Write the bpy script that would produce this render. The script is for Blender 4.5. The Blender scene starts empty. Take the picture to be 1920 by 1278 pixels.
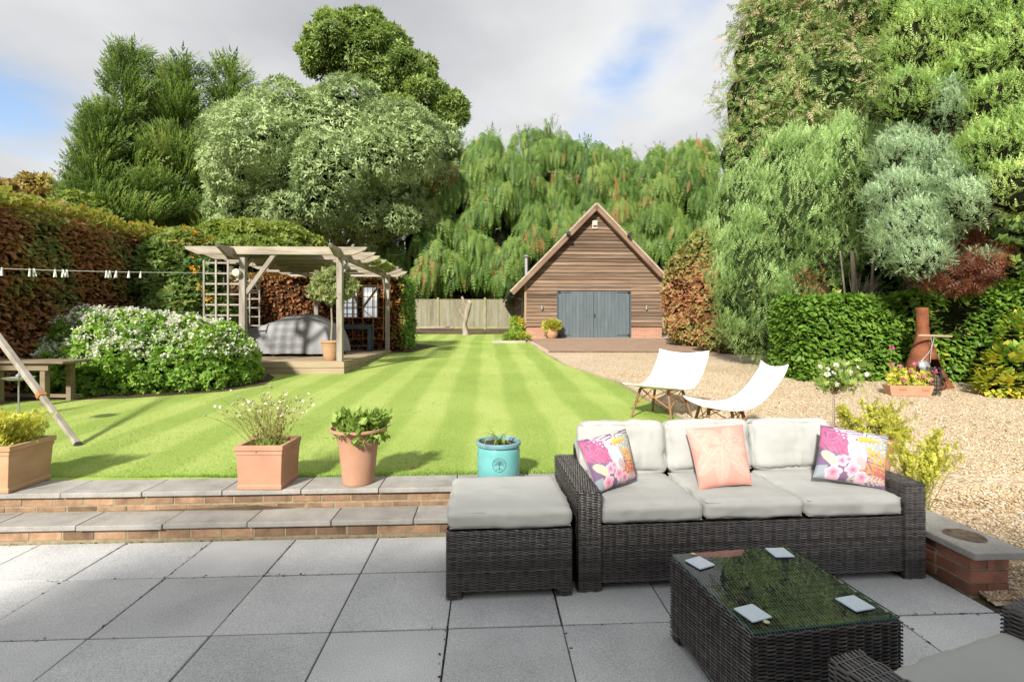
import bpy, math, random
import numpy as np
from mathutils import Vector, Matrix, noise as mnoise

random.seed(7); RNG = np.random.default_rng(7)
R = math.radians
scene = bpy.context.scene
COL = scene.collection

# ------------------------------------------------------------------ camera
F, H, HZ, CX = 927.0, 1.575, 609.0, 960.0          # photo focal length in px, eye height, horizon row
cam_d = bpy.data.cameras.new('camera'); cam = bpy.data.objects.new('camera', cam_d); COL.objects.link(cam)
cam.location = (0, 0, H); cam.rotation_euler = (R(90), 0, 0)
cam_d.sensor_width = 36; cam_d.lens = F / 1920 * 36; cam_d.shift_y = -(639 - HZ) / 1920
cam_d.clip_start = 0.05; cam_d.clip_end = 2000
scene.camera = cam

# ------------------------------------------------------------------ light
SUN_EL, SUN_AZ = 34.0, 22.0                         # sun behind the camera, to its left
vs = scene.view_settings
vs.view_transform = 'Standard'; vs.look = 'None'; vs.gamma = 1; vs.use_curve_mapping = False
vs.exposure = 1.72
sun_d = bpy.data.lights.new('sun', 'SUN'); sun_d.energy = 2.35; sun_d.angle = R(4.0); sun_d.color = (1.0, 0.94, 0.84)
sun = bpy.data.objects.new('sun', sun_d); COL.objects.link(sun)
sun.rotation_euler = (R(90 - SUN_EL), 0, R(-SUN_AZ)); sun.location = (-5, -10, 12)

world = bpy.data.worlds.new('World'); scene.world = world; world.use_nodes = True
wn, wl = world.node_tree.nodes, world.node_tree.links
wn.clear()
def wnode(t, **k):
    n = wn.new(t)
    for a, v in k.items(): setattr(n, a, v)
    return n
def wmath(op, a, b=None, c=None):
    n = wnode('ShaderNodeMath', operation=op)
    for i, v in enumerate((a, b, c)):
        if v is None: continue
        if isinstance(v, (int, float)): n.inputs[i].default_value = v
        else: wl.new(v, n.inputs[i])
    return n.outputs[0]
sky = wnode('ShaderNodeTexSky', sky_type='NISHITA', sun_disc=False)
sky.sun_elevation = R(SUN_EL); sky.sun_rotation = R(180 + SUN_AZ); sky.air_density = 1.0; sky.dust_density = 1.0
bg_sky = wnode('ShaderNodeBackground'); bg_sky.inputs[1].default_value = 0.075
wl.new(sky.outputs[0], bg_sky.inputs[0])
tc = wnode('ShaderNodeTexCoord'); sep = wnode('ShaderNodeSeparateXYZ'); wl.new(tc.outputs['Generated'], sep.inputs[0])
zz = wmath('ADD', wmath('MAXIMUM', sep.outputs[2], 0.0), 0.16)
cmb = wnode('ShaderNodeCombineXYZ')
wl.new(wmath('DIVIDE', sep.outputs[0], zz), cmb.inputs[0]); wl.new(wmath('DIVIDE', sep.outputs[1], zz), cmb.inputs[1])
cmb.inputs[2].default_value = 3.3
n1 = wnode('ShaderNodeTexNoise'); n1.inputs['Scale'].default_value = 0.85; n1.inputs['Detail'].default_value = 7; n1.inputs['Roughness'].default_value = 0.5
wl.new(cmb.outputs[0], n1.inputs['Vector'])
n2 = wnode('ShaderNodeTexNoise'); n2.inputs['Scale'].default_value = 0.75; n2.inputs['Detail'].default_value = 6; n2.inputs['Roughness'].default_value = 0.52
mp = wnode('ShaderNodeMapping'); mp.inputs['Location'].default_value = (4.2, 1.7, 9.0); wl.new(cmb.outputs[0], mp.inputs[0]); wl.new(mp.outputs[0], n2.inputs['Vector'])
# openings of blue between the clouds, as directions on the dome
def gap(px, py, w, strength):
    v = Vector((px - CX, F, HZ - py)).normalized()
    dot = wnode('ShaderNodeVectorMath', operation='DISTANCE'); wl.new(tc.outputs['Generated'], dot.inputs[0]); dot.inputs[1].default_value = v
    m = wnode('ShaderNodeMapRange', interpolation_type='SMOOTHSTEP'); wl.new(dot.outputs['Value'], m.inputs[0])
    m.inputs[1].default_value = 0; m.inputs[2].default_value = w; m.inputs[3].default_value = strength; m.inputs[4].default_value = 0
    return m.outputs[0]
gsum = None
for g in ((1130, 215, 0.13, 0.17), (1050, 268, 0.13, 0.22), (50, 215, 0.17, 0.24), (1200, 165, 0.09, 0.10), (915, 255, 0.09, 0.14), (-420, 120, 0.3, .25), (2500, -100, 0.3, .25)):
    o = gap(*g); gsum = o if gsum is None else wmath('ADD', gsum, o)
dens = wmath('SUBTRACT', wmath('ADD', wmath('MULTIPLY', wmath('SUBTRACT', n1.outputs[0], 0.5), 2.0), 0.58), gsum)
cov = wnode('ShaderNodeMapRange', interpolation_type='SMOOTHSTEP'); wl.new(dens, cov.inputs[0])
cov.inputs[1].default_value = 0.12; cov.inputs[2].default_value = 0.42
ramp = wnode('ShaderNodeValToRGB'); wl.new(wmath('ADD', wmath('MULTIPLY', n2.outputs[0], 0.62), wmath('MULTIPLY', n1.outputs[0], 0.38)), ramp.inputs[0])
ramp.color_ramp.elements[0].position = 0.36; ramp.color_ramp.elements[0].color = (0.38, 0.38, 0.376, 1)
ramp.color_ramp.elements[1].position = 0.62; ramp.color_ramp.elements[1].color = (0.185, 0.19, 0.203, 1)
bg_cl = wnode('ShaderNodeBackground'); wl.new(ramp.outputs[0], bg_cl.inputs[0]); bg_cl.inputs[1].default_value = 0.81
mix = wnode('ShaderNodeMixShader'); wl.new(cov.outputs[0], mix.inputs[0]); wl.new(bg_sky.outputs[0], mix.inputs[1]); wl.new(bg_cl.outputs[0], mix.inputs[2])
wo = wnode('ShaderNodeOutputWorld'); wl.new(mix.outputs[0], wo.inputs[0])

cy = scene.cycles
cy.use_denoising = True
cy.max_bounces = 7; cy.diffuse_bounces = 4; cy.glossy_bounces = 3; cy.transmission_bounces = 4; cy.transparent_max_bounces = 8
cy.sample_clamp_indirect = 6; cy.caustics_reflective = False; cy.caustics_refractive = False

# ------------------------------------------------------------------ geometry of the place
TH = R(2.78); CT, ST = math.cos(TH), math.sin(TH)
def pat(u, v, z=0.0): return Vector((u * CT - v * ST, u * ST + v * CT, z))     # patio axes -> world
def P(px, py, d): return Vector(((px - CX) * d / F, d, H - (py - HZ) * d / F))
def gz(x, y): return 0.124 + 0.0405 * max(4.0, min(y, 36.0))
def onground(px, py):
    d = 1.451 / ((py - HZ) / F + 0.0405); return P(px, py, d)

# ------------------------------------------------------------------ materials
MATS = {}
def nodes_of(name):
    m = bpy.data.materials.new(name); m.use_nodes = True
    nt = m.node_tree; bs = nt.nodes['Principled BSDF']
    return m, nt, bs
def N(nt, t, **k):
    n = nt.nodes.new(t)
    for a, v in k.items(): setattr(n, a, v)
    return n
def rgba(c): return (c[0], c[1], c[2], 1.0)
def ramp_node(nt, stops):
    r = N(nt, 'ShaderNodeValToRGB'); e = r.color_ramp.elements
    while len(e) < len(stops): e.new(0.5)
    for i, (p, c) in enumerate(stops): e[i].position = p; e[i].color = rgba(c)
    return r
def add_bump(nt, bs, height, strength=0.3, dist=0.01):
    b = N(nt, 'ShaderNodeBump'); b.inputs['Strength'].default_value = strength; b.inputs['Distance'].default_value = dist
    nt.links.new(height, b.inputs['Height']); nt.links.new(b.outputs[0], bs.inputs['Normal']); return b
def mat_noise(name, stops, scale=20, detail=4, rough=0.7, bump=0.2, bdist=0.005, stretch=(1, 1, 1), rand=0.0, spec=0.3, coord='Object', fine=0.0, fscale=200, metallic=0.0):
    if name in MATS: return MATS[name]
    m, nt, bs = nodes_of(name); L = nt.links
    tcn = N(nt, 'ShaderNodeTexCoord'); mp = N(nt, 'ShaderNodeMapping'); L.new(tcn.outputs[coord], mp.inputs[0]); mp.inputs['Scale'].default_value = stretch
    oi = N(nt, 'ShaderNodeObjectInfo')
    addv = N(nt, 'ShaderNodeVectorMath', operation='ADD'); L.new(mp.outputs[0], addv.inputs[0])
    sc = N(nt, 'ShaderNodeVectorMath', operation='SCALE'); sc.inputs[0].default_value = (17, 31, 47); L.new(oi.outputs['Random'], sc.inputs['Scale']); L.new(sc.outputs[0], addv.inputs[1])
    nz = N(nt, 'ShaderNodeTexNoise'); nz.inputs['Scale'].default_value = scale; nz.inputs['Detail'].default_value = detail; nz.inputs['Roughness'].default_value = 0.6
    L.new(addv.outputs[0], nz.inputs['Vector'])
    r = ramp_node(nt, stops); val = nz.outputs[0]
    if fine:
        n3 = N(nt, 'ShaderNodeTexNoise'); n3.inputs['Scale'].default_value = fscale; n3.inputs['Detail'].default_value = 2; L.new(addv.outputs[0], n3.inputs['Vector'])
        mm = N(nt, 'ShaderNodeMath', operation='MULTIPLY_ADD'); L.new(n3.outputs[0], mm.inputs[0]); mm.inputs[1].default_value = fine
        s2 = N(nt, 'ShaderNodeMath', operation='SUBTRACT'); L.new(val, s2.inputs[0]); s2.inputs[1].default_value = fine * 0.5; L.new(s2.outputs[0], mm.inputs[2]); val = mm.outputs[0]
    L.new(val, r.inputs[0]); out = r.outputs[0]
    if rand:
        hsv = N(nt, 'ShaderNodeHueSaturation'); L.new(out, hsv.inputs['Color'])
        mr = N(nt, 'ShaderNodeMapRange'); L.new(oi.outputs['Random'], mr.inputs[0]); mr.inputs[3].default_value = 1 - rand; mr.inputs[4].default_value = 1 + rand
        L.new(mr.outputs[0], hsv.inputs['Value']); out = hsv.outputs[0]
    L.new(out, bs.inputs['Base Color'])
    bs.inputs['Roughness'].default_value = rough; bs.inputs['Specular IOR Level'].default_value = spec; bs.inputs['Metallic'].default_value = metallic
    if bump: add_bump(nt, bs, val, bump, bdist)
    MATS[name] = m; return m
GAIN = {'white_flower': 1, 'pink_flower': 1, 'debris': 1, 'grass_blade': 1.05, 'dead_fronds': 1.0, 'beech_copper': 1.5, 'wispy': 1.9, 'herb': 1.7, 'yellow_herb': 1.95, 'beech_top': 1.5, 'yellow_shrub': 1.25, 'hornbeam': 1.75, 'choisya': 1.85, 'drooping_cedar': 1.35}
def mat_leaf(name, stops, trans=0.28, rough=0.5, spec=0.3):
    g_ = GAIN.get(name, 1.75); stops = [(p, tuple(min(.85, c * g_) for c in col)) for p, col in stops]; trans = min(.45, trans * 1.3)
    if name in MATS: return MATS[name]
    m, nt, bs = nodes_of(name); L = nt.links
    at = N(nt, 'ShaderNodeAttribute'); at.attribute_name = 'tint'
    r = ramp_node(nt, stops); L.new(at.outputs['Fac'], r.inputs[0]); L.new(r.outputs[0], bs.inputs['Base Color'])
    bs.inputs['Roughness'].default_value = rough; bs.inputs['Specular IOR Level'].default_value = spec
    tr = N(nt, 'ShaderNodeBsdfTranslucent')
    hs = N(nt, 'ShaderNodeHueSaturation'); L.new(r.outputs[0], hs.inputs['Color']); hs.inputs['Value'].default_value = 1.25; hs.inputs['Saturation'].default_value = 1.1
    L.new(hs.outputs[0], tr.inputs[0])
    mx = N(nt, 'ShaderNodeMixShader'); mx.inputs[0].default_value = trans
    L.new(bs.outputs[0], mx.inputs[1]); L.new(tr.outputs[0], mx.inputs[2]); L.new(mx.outputs[0], nt.nodes['Material Output'].inputs[0])
    MATS[name] = m; return m
def mat_attr(name, rough=0.8, bump=0.0):
    if name in MATS: return MATS[name]
    m, nt, bs = nodes_of(name); L = nt.links
    at = N(nt, 'ShaderNodeAttribute'); at.attribute_name = 'print'; L.new(at.outputs['Color'], bs.inputs['Base Color'])
    bs.inputs['Roughness'].default_value = rough; bs.inputs['Specular IOR Level'].default_value = 0.15
    nz = N(nt, 'ShaderNodeTexNoise'); nz.inputs['Scale'].default_value = 500; add_bump(nt, bs, nz.outputs[0], 0.15, 0.001)
    MATS[name] = m; return m

m_slab = mat_noise('concrete_slab', [(0.1, (.30, .305, .312)), (.38, (.455, .46, .465)), (.62, (.535, .538, .54)), (.9, (.69, .69, .685))], scale=1.3, detail=3, fine=1.5, fscale=150, rough=.85, bump=.35, bdist=.004, rand=.09)
m_cope = mat_noise('coping_stone', [(0.2, (0.1892, 0.1849, 0.1677)), (.5, (0.301, 0.2881, 0.2666)), (.85, (0.3956, 0.3827, 0.3569))], scale=5, detail=5, fine=.7, fscale=130, rough=.85, bump=.35, bdist=.004, rand=.1)
m_joint = mat_noise('dirty_joint', [(0.3, (.035, .032, .025)), (.7, (.09, .08, .055))], scale=30, rough=.95)
m_brick = mat_noise('brick', [(0.25, (.13, .085, .06)), (.5, (.27, .165, .10)), (.72, (.33, .225, .145)), (.9, (.21, .17, .135))], scale=9, detail=5, rough=.85, bump=.4, bdist=.006, rand=.42, fine=.3, fscale=90)
m_brick_red = mat_noise('brick_red', [(0.25, (.13, .085, .075)), (.45, (.27, .115, .08)), (.75, (.35, .155, .105)), (.95, (.24, .16, .12))], scale=8, detail=5, rough=.85, bump=.4, bdist=.006, rand=.3, fine=.3, fscale=90)
m_mortar = mat_noise('mortar', [(0.3, (.20, .165, .10)), (.7, (.34, .29, .19))], scale=25, rough=.95, bump=.4)
m_soil = mat_noise('soil', [(0.3, (.035, .022, .014)), (.7, (.09, .06, .04))], scale=60, detail=6, rough=.95, bump=.8, bdist=.01)
m_earth = mat_noise('earth', [(0.3, (.05, .036, .022)), (.55, (.11, .08, .045)), (.75, (.16, .14, .06))], scale=3, detail=8, rough=.95, bump=.6, bdist=.02)
m_terra = mat_noise('terracotta', [(0.3, (.40, .215, .135)), (.6, (.46, .255, .165)), (.9, (.50, .31, .215))], scale=5, detail=5, rough=.75, bump=.12, fine=.2, fscale=150)
m_terra_pale = mat_noise('terracotta_pale', [(0.3, (.40, .235, .13)), (.55, (.46, .28, .16)), (.9, (.51, .35, .225))], scale=4, detail=6, rough=.8, bump=.15, stretch=(1, 1, 2), fine=.2, fscale=120)
m_turq = mat_noise('turquoise_glaze', [(0.3, (.10, .33, .34)), (.7, (.17, .45, .44))], scale=4, rough=.18, bump=.03, spec=.5)
m_turq_rim = mat_noise('turquoise_rim', [(0.3, (.10, .22, .27)), (.7, (.20, .36, .40))], scale=9, rough=.2, bump=.03, spec=.5)
m_emblem = mat_noise('emblem_grey', [(0.3, (.06, .14, .15)), (.7, (.13, .22, .23))], scale=40, rough=.5)
m_deck = mat_noise('deck_wood', [(0.25, (.22, .165, .10)), (.5, (.33, .26, .165)), (.8, (.41, .335, .225))], scale=7, detail=6, rough=.75, stretch=(.12, 1, 1), bump=.25, rand=.12)
m_post = mat_noise('weathered_oak', [(0.25, (0.1767, 0.1503, 0.1219)), (.5, (0.3069, 0.2764, 0.2332)), (.8, (0.3999, 0.3735, 0.3339))], scale=9, detail=7, rough=.8, stretch=(1, 1, .16), bump=.35, rand=.12)
m_rafter = mat_noise('weathered_rafter', [(0.25, (0.1488, 0.1212, 0.0901)), (.5, (0.2976, 0.2571, 0.2014)), (.8, (0.4278, 0.3831, 0.318))], scale=9, detail=7, rough=.8, stretch=(.16, .16, 1), bump=.35, rand=.14)
m_underroof = mat_noise('roof_boards', [(0.3, (.12, .075, .04)), (.7, (.24, .16, .09))], scale=7, stretch=(.15, 1, 1), rough=.85)
m_table_old = mat_noise('old_table_wood', [(0.25, (.11, .08, .055)), (.5, (.20, .155, .105)), (.8, (.28, .225, .165))], scale=8, detail=7, stretch=(.15, 1, 1), rough=.85, bump=.4)
m_board = mat_noise('weatherboard', [(0.2, (0.0572, 0.0364, 0.02418)), (.40, (0.1364, 0.08736, 0.0558)), (.56, (0.198, 0.1365, 0.093)), (.74, (0.2552, 0.1956, 0.1469)), (.95, (0.352, 0.3003, 0.2465))], scale=3.5, detail=9, rough=.85, stretch=(.09, 1, 2.2), bump=.3, rand=.34, fine=.45, fscale=18)
m_barge = mat_noise('barge_board', [(0.3, (.16, .10, .065)), (.7, (.27, .19, .135))], scale=5, stretch=(.3, .3, .3), rough=.85, rand=.1)
m_trim = mat_noise('corner_trim', [(0.3, (.26, .17, .105)), (.7, (.38, .27, .18))], scale=6, stretch=(1, 1, .2), rough=.85)
m_tile = mat_noise('roof_tile', [(0.3, (.12, .07, .045)), (.6, (.22, .15, .105)), (.85, (.30, .25, .19))], scale=4, detail=7, rough=.9, bump=.4)
m_verge = mat_noise('verge_mortar', [(0.3, (.30, .24, .18)), (.7, (.45, .38, .30))], scale=8, rough=.9)
m_door = mat_noise('door_paint', [(0.25, (0.0825, 0.1054, 0.12)), (.55, (0.11, 0.1368, 0.153)), (.85, (0.154, 0.1795, 0.195))], scale=4, detail=8, rough=.6, stretch=(1, 1, .25), bump=.15, fine=.25, fscale=60)
m_slate = mat_noise('slate_paint', [(0.3, (.045, .065, .09)), (.7, (.075, .105, .14))], scale=8, rough=.6)
m_black = mat_noise('black_metal', [(0.3, (.018, .018, .02)), (.7, (.04, .04, .042))], scale=30, rough=.45)
m_steel = mat_noise('galvanised', [(0.3, (.30, .32, .33)), (.7, (.48, .50, .51))], scale=20, rough=.4, metallic=.6)
m_white = mat_noise('white_plastic', [(0.3, (.72, .72, .70)), (.7, (.80, .80, .78))], scale=10, rough=.4, bump=.02)
m_cream = mat_noise('cream_box', [(0.3, (.62, .52, .36)), (.7, (.74, .66, .5))], scale=10, rough=.5)
m_chairw = mat_noise('white_shell', [(0.3, (.82, .81, .74)), (.7, (.85, .84, .78))], scale=5, rough=.45, bump=.02)
m_legwood = mat_noise('leg_wood', [(0.3, (.16, .075, .04)), (.7, (.30, .17, .10))], scale=14, stretch=(1, 1, .2), rough=.6)
m_copper = mat_noise('copper_rod', [(0.3, (.46, .18, .06)), (.7, (.60, .27, .10))], scale=20, rough=.4, metallic=.3)
m_rust = mat_noise('rusted_steel', [(0.25, (0.085, 0.02975, 0.0153)), (.5, (0.187, 0.06375, 0.02975)), (.8, (0.2805, 0.1062, 0.051))], scale=7, detail=8, rough=.85, bump=.2)
m_cush = mat_noise('grey_cushion', [(0.25, (.345, .35, .335)), (.75, (.395, .40, .385))], scale=4, detail=5, rough=.9, bump=.25, bdist=.004, fine=.2, fscale=350, spec=.1)
m_pipe = mat_noise('cushion_piping', [(0.3, (.34, .34, .32)), (.7, (.39, .39, .37))], scale=30, rough=.9, spec=.1)
m_core = mat_noise('wicker_core', [(0.3, (.012, .011, .011)), (.7, (.03, .027, .026))], scale=60, rough=.7)
m_lawn_d = None
m_cover = mat_noise('grey_cover', [(0.3, (.21, .215, .225)), (.7, (.28, .285, .295))], scale=3, detail=6, rough=.55, bump=.25, bdist=.02, spec=.35)
m_coaster = None
m_gutter = m_black
m_bark = mat_noise('bark', [(0.3, (.06, .045, .032)), (.7, (.19, .15, .11))], scale=8, detail=8, stretch=(1, 1, .25), rough=.95, bump=.8, bdist=.02)
m_bark_pale = mat_noise('bark_pale', [(0.3, (.20, .16, .12)), (.7, (.38, .33, .27))], scale=6, detail=8, stretch=(1, 1, .3), rough=.95, bump=.8, bdist=.02)
m_dark = mat_noise('core_shade', [(0.3, (.006, .008, .004)), (.7, (.018, .020, .010))], scale=6, detail=6, rough=1, bump=.6, bdist=.05, spec=0)  # near-black, paints the shade seen between leaves of crowns and hedges
m_inner = mat_noise('shaded_foliage', [(0.3, (.014, .024, .009)), (.7, (.04, .06, .022))], scale=7, detail=8, rough=1, bump=1.0, bdist=.12, spec=0)  # dark green, so that gaps in a crown read as shaded leaves
m_twig_brown = mat_noise('brown_twigs', [(0.3, (.025, .014, .008)), (.7, (.07, .04, .022))], scale=9, detail=8, rough=1, bump=.6, bdist=.05, spec=0)
m_house_pale = mat_noise('house_render', [(0.3, (.74, .72, .68)), (.7, (.80, .78, .74))], scale=3, rough=.9)  # pale tone chosen to bounce light onto the patio
m_glassdark = mat_noise('house_glass', [(0.3, (.03, .035, .04)), (.7, (.05, .055, .06))], scale=2, rough=.05, spec=.6, bump=0)
m_mirror = mat_noise('mirror', [(0.3, (.85, .87, .86)), (.7, (.88, .9, .89))], scale=2, rough=.03, metallic=1.0, bump=0)
m_apron = mat_noise('apron_paving', [(0.3, (0.2465, 0.1658, 0.1148)), (.6, (0.306, 0.2125, 0.1487)), (.85, (0.357, 0.2635, 0.187))], scale=2.5, detail=8, rough=.9, fine=.3, fscale=30, bump=.2)
m_rubber = mat_noise('clear_pad', [(0.3, (.45, .42, .25)), (.7, (.55, .52, .33))], scale=20, rough=.4)

def mk_wicker():
    m, nt, bs = nodes_of('wicker'); L = nt.links
    g = N(nt, 'ShaderNodeNewGeometry')
    r = ramp_node(nt, [(0.0, (.024, .022, .022)), (.4, (.066, .060, .059)), (.75, (.125, .114, .109)), (1.0, (.20, .183, .172))])
    tcn = N(nt, 'ShaderNodeTexCoord'); nz = N(nt, 'ShaderNodeTexNoise'); nz.inputs['Scale'].default_value = 22; nz.inputs['Detail'].default_value = 3
    L.new(tcn.outputs['Object'], nz.inputs['Vector'])
    mm = N(nt, 'ShaderNodeMath', operation='MULTIPLY_ADD'); L.new(g.outputs['Random Per Island'], mm.inputs[0]); mm.inputs[1].default_value = .55
    L.new(nz.outputs[0], mm.inputs[2]); s = N(nt, 'ShaderNodeMath', operation='SUBTRACT'); L.new(mm.outputs[0], s.inputs[0]); s.inputs[1].default_value = .28
    L.new(s.outputs[0], r.inputs[0]); L.new(r.outputs[0], bs.inputs['Base Color'])
    bs.inputs['Roughness'].default_value = .36; bs.inputs['Specular IOR Level'].default_value = .6
    return m
m_wicker = mk_wicker()

def mk_lawn():
    m, nt, bs = nodes_of('mown_lawn'); L = nt.links
    g = N(nt, 'ShaderNodeNewGeometry')
    dt = N(nt, 'ShaderNodeVectorMath', operation='DOT_PRODUCT'); L.new(g.outputs['Position'], dt.inputs[0]); dt.inputs[1].default_value = (CT, ST, 0)
    nzw = N(nt, 'ShaderNodeTexNoise'); nzw.inputs['Scale'].default_value = .35; nzw.inputs['Detail'].default_value = 2; L.new(g.outputs['Position'], nzw.inputs['Vector'])
    w = N(nt, 'ShaderNodeMath', operation='MULTIPLY_ADD'); L.new(nzw.outputs[0], w.inputs[0]); w.inputs[1].default_value = .35; L.new(dt.outputs['Value'], w.inputs[2])
    sn = N(nt, 'ShaderNodeMath', operation='MULTIPLY'); L.new(w.outputs[0], sn.inputs[0]); sn.inputs[1].default_value = math.pi / 0.44
    si = N(nt, 'ShaderNodeMath', operation='SINE'); L.new(sn.outputs[0], si.inputs[0])
    st = N(nt, 'ShaderNodeMapRange', interpolation_type='SMOOTHSTEP'); L.new(si.outputs[0], st.inputs[0]); st.inputs[1].default_value = -.5; st.inputs[2].default_value = .5
    nz = N(nt, 'ShaderNodeTexNoise'); nz.inputs['Scale'].default_value = 55; nz.inputs['Detail'].default_value = 6; nz.inputs['Roughness'].default_value = .75; L.new(g.outputs['Position'], nz.inputs['Vector'])
    nl = N(nt, 'ShaderNodeTexNoise'); nl.inputs['Scale'].default_value = .9; nl.inputs['Detail'].default_value = 5; L.new(g.outputs['Position'], nl.inputs['Vector'])
    a = N(nt, 'ShaderNodeMath', operation='MULTIPLY_ADD'); L.new(st.outputs[0], a.inputs[0]); a.inputs[1].default_value = .27; L.new(nz.outputs[0], a.inputs[2])
    b = N(nt, 'ShaderNodeMath', operation='MULTIPLY_ADD'); L.new(nl.outputs[0], b.inputs[0]); b.inputs[1].default_value = .62; L.new(a.outputs[0], b.inputs[2])
    r = ramp_node(nt, [(.35, (.14, .205, .04)), (.62, (.235, .32, .07)), (.86, (.31, .395, .10)), (1.0, (.38, .45, .14))])
    sc = N(nt, 'ShaderNodeMath', operation='MULTIPLY'); L.new(b.outputs[0], sc.inputs[0]); sc.inputs[1].default_value = .84
    L.new(sc.outputs[0], r.inputs[0]); L.new(r.outputs[0], bs.inputs['Base Color'])
    bs.inputs['Roughness'].default_value = .75; bs.inputs['Specular IOR Level'].default_value = .15
    add_bump(nt, bs, nz.outputs[0], .55, .02)
    return m
m_lawn = mk_lawn()

def mk_gravel():
    m, nt, bs = nodes_of('gravel_sheet'); L = nt.links
    g = N(nt, 'ShaderNodeNewGeometry')
    v = N(nt, 'ShaderNodeTexVoronoi'); v.inputs['Scale'].default_value = 58; L.new(g.outputs['Position'], v.inputs['Vector'])
    sepc = N(nt, 'ShaderNodeSeparateColor'); L.new(v.outputs['Color'], sepc.inputs[0])
    nl = N(nt, 'ShaderNodeTexNoise'); nl.inputs['Scale'].default_value = .8; nl.inputs['Detail'].default_value = 5; L.new(g.outputs['Position'], nl.inputs['Vector'])
    r = ramp_node(nt, [(0, (.22, .155, .09)), (.3, (.42, .31, .19)), (.6, (.56, .44, .29)), (.85, (.65, .55, .41)), (1, (.70, .64, .54))])
    a = N(nt, 'ShaderNodeMath', operation='MULTIPLY_ADD'); L.new(nl.outputs[0], a.inputs[0]); a.inputs[1].default_value = .4; 
    s = N(nt, 'ShaderNodeMath', operation='MULTIPLY_ADD'); L.new(sepc.outputs[0], s.inputs[0]); s.inputs[1].default_value = .9; s.inputs[2].default_value = -.16
    L.new(s.outputs[0], a.inputs[2]); L.new(a.outputs[0], r.inputs[0]); L.new(r.outputs[0], bs.inputs['Base Color'])
    bs.inputs['Roughness'].default_value = .8
    inv = N(nt, 'ShaderNodeMath', operation='MULTIPLY'); L.new(v.outputs['Distance'], inv.inputs[0]); inv.inputs[1].default_value = -1
    add_bump(nt, bs, inv.outputs[0], .7, .02)
    return m
m_gravel = mk_gravel()

def mk_pebble():
    m, nt, bs = nodes_of('pebble'); L = nt.links
    g = N(nt, 'ShaderNodeNewGeometry')
    r = ramp_node(nt, [(0, (.30, .21, .12)), (.25, (.45, .32, .185)), (.5, (.54, .41, .25)), (.75, (.64, .52, .36)), (.92, (.70, .63, .52)), (1, (.26, .235, .21))])
    L.new(g.outputs['Random Per Island'], r.inputs[0]); L.new(r.outputs[0], bs.inputs['Base Color']); bs.inputs['Roughness'].default_value = .7
    return m
m_pebble = mk_pebble()

def mk_glass():
    m, nt, bs = nodes_of('table_glass'); L = nt.links
    t = N(nt, 'ShaderNodeBsdfTransparent'); t.inputs[0].default_value = (.86, .93, .89, 1)
    gl = N(nt, 'ShaderNodeBsdfGlossy'); gl.inputs['Roughness'].default_value = .015
    fr = N(nt, 'ShaderNodeFresnel'); fr.inputs[0].default_value = 1.52
    mx = N(nt, 'ShaderNodeMixShader'); L.new(fr.outputs[0], mx.inputs[0]); L.new(t.outputs[0], mx.inputs[1]); L.new(gl.outputs[0], mx.inputs[2])
    L.new(mx.outputs[0], nt.nodes['Material Output'].inputs[0]); return m
m_glass = mk_glass()
m_glassedge = mat_noise('glass_edge', [(0.3, (.03, .16, .13)), (.7, (.10, .28, .24))], scale=9, rough=.1, spec=.6, bump=0)

def mk_coaster():
    m, nt, bs = nodes_of('coaster_print'); L = nt.links
    tcn = N(nt, 'ShaderNodeTexCoord'); sp = N(nt, 'ShaderNodeSeparateXYZ'); L.new(tcn.outputs['Object'], sp.inputs[0])
    def mth(op, a, b=None):
        n = N(nt, 'ShaderNodeMath', operation=op)
        for i, v in enumerate((a, b)):
            if v is None: continue
            if isinstance(v, (int, float)): n.inputs[i].default_value = v
            else: L.new(v, n.inputs[i])
        return n.outputs[0]
    k = 2 * math.pi / .028
    a = mth('ABSOLUTE', mth('SINE', mth('MULTIPLY', sp.outputs[0], k))); b = mth('ABSOLUTE', mth('SINE', mth('MULTIPLY', sp.outputs[1], k)))
    r = ramp_node(nt, [(.35, (.60, .68, .74)), (.5, (.40, .53, .66)), (.8, (.52, .63, .72))]); L.new(mth('MULTIPLY', a, b), r.inputs[0])
    L.new(r.outputs[0], bs.inputs['Base Color']); bs.inputs['Roughness'].default_value = .35
    return m
m_coaster = mk_coaster()

# leaves (real leaf colours)
G1 = [(0, (.030, .055, .012)), (.5, (.065, .115, .022)), (1, (.13, .19, .045))]
m_hedge_l = mat_leaf('beech_copper', [(0, (0.08307, 0.03483, 0.0158)), (.35, (0.1882, 0.07895, 0.03159)), (.60, (0.2767, 0.1393, 0.0486)), (.74, (0.1882, 0.1741, 0.04374)), (1, (0.08307, 0.1452, 0.03645))], trans=.2)
m_hedge_top = mat_leaf('beech_top', [(0, (.18, .11, .025)), (.4, (.22, .21, .035)), (1, (.16, .22, .04))], trans=.35)
m_climber = mat_leaf('climber', [(0, (0.05, 0.0918, 0.0225)), (.5, (0.1063, 0.1566, 0.0378)), (.85, (0.2, 0.2052, 0.054)), (1, (0.575, 0.216, 0.018))])
m_choisya = mat_leaf('choisya', [(0, (0.0575, 0.115, 0.0161)), (.5, (0.1207, 0.207, 0.0345)), (1, (0.253, 0.3335, 0.069))], trans=.25)
m_flower = mat_leaf('white_flower', [(0, (.60, .58, .48)), (1, (.82, .81, .76))], trans=.3, rough=.7)
m_pinkfl = mat_leaf('pink_flower', [(0, (.62, .16, .36)), (.6, (.72, .30, .44)), (1, (.74, .36, .30))], trans=.3, rough=.7)
m_cypress = mat_leaf('cypress', [(0, (0.0306, 0.0561, 0.01105)), (.5, (0.0714, 0.1173, 0.01989)), (.85, (0.1224, 0.1734, 0.03094)), (1, (0.1734, 0.1938, 0.0442))], trans=.22)
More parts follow.
